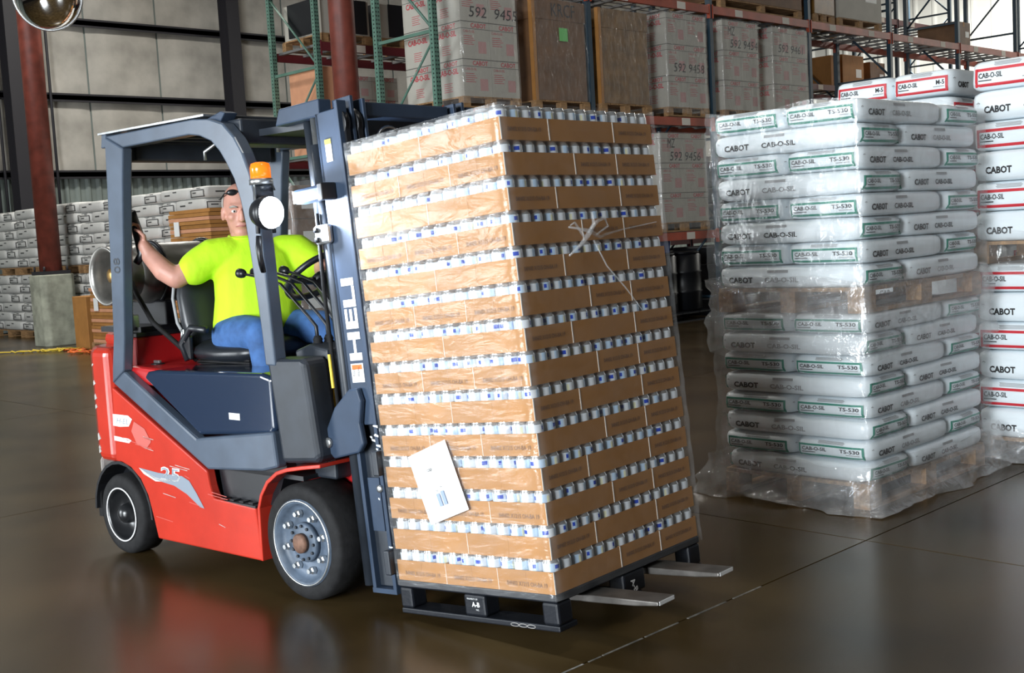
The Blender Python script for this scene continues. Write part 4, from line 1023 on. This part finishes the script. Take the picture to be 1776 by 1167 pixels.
bc = empty('beacon', (-.20, -.47, 1.765)); bc.parent = FK
MB().lathe([(.05, 0), (.05, .022), (.044, .026)], 20).build('beacon_base', 'bare_steel', bc); MB().lathe([(.043, .026), (.043, .07), (.038, .088), (.02, .094)], 20).build('beacon_dome', 'amber', bc)
MB().tube([(-.20, -.45, 1.745), (-.20, -.455, 1.765)], .03, 8).build('beacon_stem', 'lift_dark', bc).location = (.20, .47, -1.765)
MB().tube([(-.165, -.53, 1.55), (-.16, -.54, 1.50), (-.155, -.535, 1.43), (-.15, -.53, 1.40), (-.145, -.545, 1.47), (-.15, -.54, 1.55)], .012, 6).build('lamp_cable', 'plastic_black', wl).location = (.135, .50, -1.645)
# canopy arm towards the mast
MB().box(-.36, -.02, -.34, .34, 1.985, 2.015).build('front_roof_plate', 'lift_dark', FK)
ca = MB().prism([(-.17, 2.005), (.12, 2.02), (.12, 2.09), (-.14, 2.075)], -.40, -.33).build('front_canopy_arm', 'lift_blue', FK, .006)
MB().prism([(-.17, 2.005), (.12, 2.02), (.12, 2.09), (-.14, 2.075)], .40, .33).build('front_canopy_arm', 'lift_blue', FK, .006)
MB().tube([(-.02, -.345, 2.02), (.015, -.345, 1.60)], .020, 8).build('canopy_strut', 'lift_dark', ca)

# ---- mast in its own tilted frame: x forward (0 = back of the load), y left, z up (0 = pallet top)
MS = empty('mast', (.449, 0, .154), (0, -TILT, 0)); MS.parent = FK
ZT = 1.93
for s in (1, -1):
    o_ = s
    rl = MB().box(-.20, -.07, -s * .400, -s * .384, .62, ZT - .03).build('outer_rail_web', 'lift_blue', MS, .004)
    MB().box(-.075, -.055, -s * .402, -s * .352, -.06, ZT).build('outer_front_flange', 'lift_blue', MS, .003)
    MB().box(-.20, -.18, -s * .400, -s * .352, -.06, ZT - .03).build('outer_rear_flange', 'lift_blue', MS, .003)
    MB().box(-.19, -.07, -s * .372, -s * .356, -.05, .63).build('outer_rail_inside', 'lift_dark', MS)
    MB().box(-.17, -.10, -s * .384, -s * .372, .18, .40).build('rail_wear_strip', 'lift_blue', MS)
    MB().box(-.20, -.055, -s * .402, -s * .352, -.075, -.055).build('rail_foot', 'lift_blue', MS)
    MB().box(-.16, -.048, -s * .335, -s * .318, -.02, ZT + .02).build('middle_rail', 'lift_blue', MS, .003)
    MB().box(-.15, -.042, -s * .275, -s * .258, 0, ZT + .01).build('inner_rail', 'lift_blue', MS, .003)
    MB().box(-.15, -.10, -s * .262, -s * .235, 0, ZT - .01).build('inner_rail_flange', 'lift_dark', MS, .003)
    for y in (.366, .298):
        X = Matrix.Translation((-.105, -s * y, ZT - .09)) @ Matrix.Rotation(PI / 2, 4, 'X')
        MB().lathe([(.02, -.014), (.062, -.014), (.068, -.010), (.055, -.003), (.055, .003), (.068, .010), (.062, .014), (.02, .014)], 24, 0, X).build('chain_sheave', 'plastic_black', MS)
        MB().box(-.055, -.045, -s * y - .012, -s * y + .012, .2, ZT - .09).build('lift_chain', 'plastic_black', MS)
    MB().tube([(-.235, -s * .375, -.05), (-.235, -s * .375, ZT - .15)], .028, 12).build('lift_cylinder', 'lift_dark', MS)
    MB().tube([(-.235, -s * .375, .95), (-.235, -s * .375, ZT - .04)], .017, 10).build('lift_ram', 'bare_steel', MS)
    MB().tube([(-.265, -s * .41, .55), (-.262, -s * .412, 1.2), (-.25, -s * .41, 1.5)], .009, 6).build('hydraulic_hose', 'rubber', MS)
for z, h_ in ((ZT - .13, .11), (1.25, .10), (.55, .12), (-.03, .12)):
    MB().box(-.23, -.19, -.352, .352, z, z + h_).build('mast_crossmember', 'lift_dark', MS, .006)
MB().box(-.14, -.06, -.24, .24, ZT - .06, ZT + .0).build('inner_crossmember', 'lift_blue', MS, .006)
MB().lathe([(.03, -.03), (.06, -.03), (.065, 0), (.06, .03), (.03, .03)], 22, 0, Matrix.Translation((-.09, -.10, ZT - .17)) @ Matrix.Rotation(PI / 2, 4, 'X')).build('hose_pulley', 'plastic_black', MS)
MB().tube([(-.09, -.10 + .075 * math.cos(t), ZT - .17 + .075 * math.sin(t)) for t in [PI * k / 12 for k in range(13)]], .008, 6).build('pulley_guard', 'bare_steel', MS)
# tilt bracket plate and pivots
gp = MB().prism([(-.345, .60), (-.27, .70), (-.17, .77), (-.115, .775), (-.10, .72), (-.125, .63), (-.115, .545), (-.15, .51), (-.31, .485), (-.355, .53)], -.43, -.402).build('tilt_bracket', 'lift_blue', MS, .008)
MB().lathe([(.022, 0), (.022, .012), (.012, .016)], 12, 0, Matrix.Translation((-.325, -.43, .555)) @ Matrix.Rotation(PI / 2, 4, 'X')).build('pivot_pin', 'bare_steel', gp)
MB().tube([(-.33, -.385, .55), (-.70, -.36, .46)], .035, 12).build('tilt_cylinder', 'lift_dark', MS)
for z in (.36, .03):
    MB().lathe([(.016, 0), (.016, .010), (.008, .012)], 8, 0, Matrix.Translation((-.075, -.402, z)) @ Matrix.Rotation(PI / 2, 4, 'X')).build('rail_bolt', 'bare_steel', MS)
g = random.Random(5); m = MB()
for k in range(14):
    z = g.uniform(.50, .62) if k < 8 else g.uniform(.02, .5); x = g.uniform(-.10, -.065); l = g.uniform(.008, .03)
    m.add([(x, -.4035, z), (x + l, -.4035, z - .006), (x + l, -.4035, z + .004), (x, -.4035, z + .006)], [(0, 1, 2, 3)])
m.build('paint_scrape', 'bare_steel', MS)
# lettering and stickers on the mast side
t = MB(); fn = lambda x, y: (x, -.4012, y)
put_text(t, 'HELI', fn, -.092, .885, .072, 0, width=.335, bold=.035, rot=PI / 2)
t.build('maker_lettering', 'decal_white', MS)
s1 = MB().box(-.165, -.090, -.4022, -.4002, .795, .872).build('warning_sticker', 'decal_white', MS); MB().box(-.158, -.097, -.4030, -.4020, .848, .867).build('warning_band', 'decal_orange', s1)
t = MB(); put_text(t, 'ton', lambda x, y: (x, -.4030, y), -.145, .82, .012, 0, rot=1.4); put_text(t, 'mm', lambda x, y: (x, -.4030, y), -.115, .82, .012, 0, rot=1.4); t.build('sticker_print', 'ink', s1)
s2 = MB().box(-.155, -.118, -.4022, -.4002, ZT - .235, ZT - .145).build('caution_sticker', 'decal_white', MS); MB().box(-.155, -.118, -.4030, -.4020, ZT - .165, ZT - .145).build('caution_band', 'decal_yellow', s2)
MB().box(-.275, -.262, -.425, -.410, .78, .92).build('hose_tag', 'decal_yellow', MS)
# side lamp arm and clamp on the mast
sl = MB().box(-.31, -.13, -.475, -.405, 1.545, 1.605).build('side_lamp', 'lift_blue', MS, .012); MB().box(-.315, -.309, -.47, -.41, 1.55, 1.60).build('side_lamp_lens', 'decal_white', sl); MB().box(-.15, -.12, -.478, -.402, 1.54, 1.61).build('side_lamp_cap', 'plastic_black', sl, .005)
cl = MB().box(-.26, -.17, -.43, -.40, 1.37, 1.45).build('hose_clamp', 'bare_steel', MS, .012); MB().lathe([(.012, 0), (.012, .012)], 8, 0, Matrix.Translation((-.235, -.43, 1.43)) @ Matrix.Rotation(PI / 2, 4, 'X')).build('clamp_bolt', 'plastic_black', cl); MB().lathe([(.012, 0), (.012, .012)], 8, 0, Matrix.Translation((-.235, -.43, 1.39)) @ Matrix.Rotation(PI / 2, 4, 'X')).build('clamp_bolt', 'plastic_black', cl)
# carriage and forks
for z in (.02, .42): MB().box(-.045, -.012, -.46, .46, z, z + .10).build('carriage_bar', 'lift_dark', MS, .006)
for y in (-.20, .20):
    fk = MB().prism([(-.012, .50), (-.045, .50), (-.045, -.085), (.0, -.085), (1.02, -.070), (1.123, -.062), (1.123, -.048), (.02, -.040), (-.012, -.03)], y - .055, y + .055).build('fork', 'fork_steel', MS, .004) if 'fork_steel' in MAT else (mat('fork_steel', (.16, .15, .14), .38, metal=.6, noise=.3, nscale=12), MB().prism([(-.012, .50), (-.045, .50), (-.045, -.085), (.0, -.085), (1.02, -.070), (1.123, -.062), (1.123, -.048), (.02, -.040), (-.012, -.03)], y - .055, y + .055).build('fork', 'fork_steel', MS, .004))[1]
    MB().box(1.118, 1.1245, y - .045, y + .045, -.062, -.049).build('fork_tip', 'decal_white', fk)
# ================================================================ the driver
PR = empty('person', (3.242, 4.156, 0), (0, 0, ANG)); tag(PR, 'seated driver in a neon yellow shirt and blue jeans looking over the load', 'person')
V = Vector
def limb(m, pts, rs, flat=1.0, up=(0, 0, 1)):
    pts = [V(p) for p in pts]; rings = []
    for i, p in enumerate(pts):
        t = (pts[min(i + 1, len(pts) - 1)] - pts[max(i - 1, 0)]).normalized(); a = t.cross(V(up))
        if a.length < .1: a = t.cross(V((1, 0, 0)))
        a.normalize(); b = a.cross(t); rings.append((p, a * rs[i], b * rs[i] * flat))
    m.loft(rings)
    for p, r in ((pts[0], rs[0]), (pts[-1], rs[-1])): m.ball(p, r * .98, r * .98, r * .98, 12, 8)
HD = V((-1.015, .005, 1.684)); FWD = V((.84, -.54, -.10)).normalized(); LFT = V((.54, .84, 0)).normalized(); UPH = FWD.cross(LFT).normalized()
RH = Matrix((FWD, LFT, UPH)).transposed(); HS = 1.08
def hp(f, l, u): return HD + (FWD * f + LFT * l + UPH * u) * HS
TF, TL = V((.84, -.54, 0)), V((.54, .84, 0))      # chest and shoulder directions
def tr(x, y, z, d, w): return ((x, y, z), TF * d, TL * w)
RS_, LS_ = V((-1.075, -.125, 1.475)), V((-.86, .215, 1.475))
# body: torso, head, arms, hands and legs fused to one surface
b = MB()
b.loft([tr(-1.02, 0, 1.03, .13, .17), tr(-.99, .02, 1.15, .13, .17), tr(-.975, .035, 1.30, .13, .175), tr(-.975, .04, 1.44, .10, .19), tr(-.99, .02, 1.53, .06, .09), tr(-1.005, .01, 1.60, .058, .060), tr(-1.01, .008, 1.65, .058, .058)])
b.ball(hp(-.012, 0, .032), 0.1058, 0.0821, 0.1058, 20, 14, R=RH); b.ball(hp(.018, 0, -.035), 0.0799, 0.0691, 0.0864, 18, 12, R=RH); b.ball(hp(.052, 0, -.088), 0.0367, 0.0432, 0.0324, 12, 8, R=RH)
b.ball(hp(.098, 0, -.012), 0.0216, 0.0140, 0.0324, 10, 8, R=RH); b.ball(hp(.104, 0, -.028), 0.0173, 0.0194, 0.0130, 10, 8, R=RH); b.ball(hp(.072, 0, .032), 0.0259, 0.0605, 0.0151, 12, 8, R=RH)
b.ball(hp(.084, 0, -.060), 0.0130, 0.0281, 0.0108, 10, 8, R=RH)
for s in (1, -1):
    b.ball(hp(.0, s * .078, -.010), 0.0238, 0.0108, 0.0367, 10, 8, R=RH); b.ball(hp(.066, s * .040, -.018), 0.0238, 0.0238, 0.0216, 10, 8, R=RH)
b.ball(hp(-.01, 0, -.08), 0.0594, 0.0594, 0.0648, 14, 10, R=RH)
HR = V((-1.325, -.375, 1.572)); ER = V((-1.165, -.29, 1.375))
limb(b, [RS_, (-1.12, -.21, 1.425), ER], [.064, .058, .052]); limb(b, [ER, (-1.215, -.325, 1.415), (-1.285, -.355, 1.495), HR + V((.03, 0, -.03))], [.053, .054, .042, .032])
EL = V((-.715, .245, 1.38)); HL = V((-.565, .16, 1.435))
limb(b, [LS_, (-.79, .235, 1.425), EL], [.064, .057, .050]); limb(b, [EL, (-.65, .215, 1.40), HL + V((-.03, .01, -.02))], [.046, .043, .029])
def hand(c, along, palm, curl, thumb):
    """along: towards the knuckles, palm: palm normal (towards the grip), thumb: side of the thumb"""
    al, pn = V(along).normalized(), V(palm).normalized(); sd = V(thumb).normalized(); c = V(c)
    b.loft([(c - al * .045, sd * .026, pn * .018), (c - al * .01, sd * .036, pn * .017), (c + al * .03, sd * .040, pn * .014), (c + al * .045, sd * .036, pn * .010)])
    for k, ln in enumerate((.072, .080, .074, .058)):
        o = c + al * .038 + sd * (.030 - .020 * k); p1 = o + al * ln * .40; a2 = (al * math.cos(curl) + pn * math.sin(curl)); p2 = p1 + a2 * ln * .36; a3 = (al * math.cos(2 * curl) + pn * math.sin(2 * curl)); p3 = p2 + a3 * ln * .28
        b.tube([o, p1, p2, p3], [.0098, .0094, .0086, .0072], 8); b.ball(p3, .0074, n=8, k=6)
    o = c - al * .020 + sd * .030; p1 = o + sd * .026 + al * .018 + pn * .008; p2 = p1 + al * .026 + pn * .016; p3 = p2 + al * .014 + pn * .016 - sd * .006
    b.tube([o, p1, p2, p3], [.013, .0115, .010, .008], 8); b.ball(p3, .0082, n=8, k=6)
hand(HR, (-.35, -.12, .93), (.0, -1, -.10), 1.15, (.93, 0, .35))
hand(HL, (.75, -.15, .40), (-.35, -.10, -.93), 1.15, (-.2, -.95, .1))
HIPR, KNR, ANR = V((-.99, -.12, 1.075)), V((-.655, -.185, 1.100)), V((-.555, -.20, .64))
HIPL, KNL, ANL = V((-.99, .12, 1.075)), V((-.605, .15, 1.105)), V((-.50, .16, .64))
for h_, k_2, a_ in ((HIPR, KNR, ANR), (HIPL, KNL, ANL)):
    limb(b, [h_, (h_ + k_2) / 2, k_2], [.085, .075, .055]); limb(b, [k_2, k_2 * .6 + a_ * .4, a_], [.055, .052, .036])
b.build('body', 'skin', PR, fuse=.0065, smooth_it=4)
# hair, eyes, mouth, brows
h_ = MB(); h_.ball(hp(-.016, 0, .034), .103, .0835, .103, 20, 14, R=RH)
hv = [i for i, v in enumerate(h_.v) if False]
hm = MB(); keep = []
for q, f_ in enumerate(h_.f):
    c = sum((V(h_.v[i]) for i in f_), V()) / len(f_) - HD
    if (c.dot(UPH) < .075 and c.dot(FWD) < .005 and c.dot(UPH) > .0) or (c.dot(FWD) < -.055 and -.06 < c.dot(UPH) < .085): keep.append(f_)
hm.add(h_.v, keep, 0, True); o = hm.build('hair', 'hair', PR); sm = o.modifiers.new('thick', 'SOLIDIFY'); sm.thickness = .004; sm.offset = 1
for s in (1, -1):
    ey = MB().ball(hp(.078, s * .031, .008), .0115, .014, .0085, 12, 8, R=RH).build('eye', 'eye_white', PR); MB().ball(hp(.0865, s * .031, .008), .004, .0052, .0052, 10, 6, R=RH).build('iris', 'ink', ey)
    MB().tube([hp(.078, s * .050, .026), hp(.090, s * .034, .031), hp(.094, s * .016, .027)], [.004, .006, .004], 6).build('eyebrow', 'hair', PR)
MB().tube([hp(.080, -.028, -.062), hp(.096, -.012, -.058), hp(.0985, 0, -.059), hp(.096, .012, -.058), hp(.080, .028, -.062)], [.002, .0045, .005, .0045, .002], 6).build('mouth', 'lips', PR)
# sunglasses pushed up on the head
sg = MB()
for s in (1, -1): sg.ball(hp(.064, s * .034, .092), .010, .027, .016, 12, 8, R=RH)
sg.tube([hp(-.02, .082, .06), hp(.05, .066, .088), hp(.072, 0, .096), hp(.05, -.066, .088), hp(-.02, -.082, .06)], .004, 6)
sg.build('sunglasses', 'plastic_black', PR)
# shirt with short sleeves
s_ = MB()
s_.loft([tr(-.985, .01, 1.05, .165, .205), tr(-.965, .02, 1.14, .185, .215), tr(-.955, .035, 1.26, .175, .215), tr(-.96, .04, 1.38, .150, .215), tr(-.97, .04, 1.47, .115, .19), tr(-.985, .03, 1.53, .085, .12), tr(-1.0, .015, 1.565, .074, .080)])
limb(s_, [RS_ + V((.05, .06, .005)), RS_ + V((.0, -.01, -.005)), (-1.105, -.185, 1.437), (-1.118, -.215, 1.415)], [.085, .090, .086, .084])
limb(s_, [LS_ + V((-.05, -.05, 0)), LS_ + V((.0, .005, -.005)), (-.80, .232, 1.43), (-.765, .24, 1.405)], [.085, .090, .086, .084])
st2 = s_.build('shirt', 'shirt', PR, fuse=.010, smooth_it=4)
MB().tube([V((-1.0, .012, 1.560)) + TF * .074 * math.cos(t) + TL * .078 * math.sin(t) + V((0, 0, -.012 * math.cos(t))) for t in [2 * PI * k / 28 for k in range(28)]], .009, 8, 0, True).build('neckband', 'shirt', st2)
# jeans and shoes
j = MB()
j.loft([((-1.01, 0, .985), (.13, 0, 0), (0, .19, 0)), ((-1.01, 0, 1.06), (.155, 0, 0), (0, .20, 0)), ((-1.01, 0, 1.12), (.155, 0, 0), (0, .195, 0))])
for h2, k2, a2 in ((HIPR, KNR, ANR), (HIPL, KNL, ANL)):
    limb(j, [h2, (h2 + k2) / 2 + V((0, 0, .005)), k2], [.100, .094, .076]); limb(j, [k2, k2 * .6 + a2 * .4, a2], [.076, .072, .062])
j.build('jeans', 'jeans', PR, fuse=.011, smooth_it=4)
for a2 in (ANR, ANL):
    sh = MB(); sh.loft([(a2 + V((-.03, 0, .02)), V((.05, 0, 0)), V((0, .045, 0))), (a2 + V((.0, 0, -.06)), V((.075, 0, 0)), V((0, .047, 0))), (a2 + V((.05, 0, -.095)), V((.125, 0, 0)), V((0, .048, 0))), (a2 + V((.05, 0, -.118)), V((.125, 0, 0)), V((0, .048, 0)))])
    sh.build('shoe', 'plastic_black', PR)
MB().tube([(-1.02 + .185 * math.cos(t), .212 * math.sin(t), 1.128) for t in [2 * PI * k / 32 for k in range(32)]], .012, 6, 0, True).build('belt', 'plastic_black', PR) if False else None
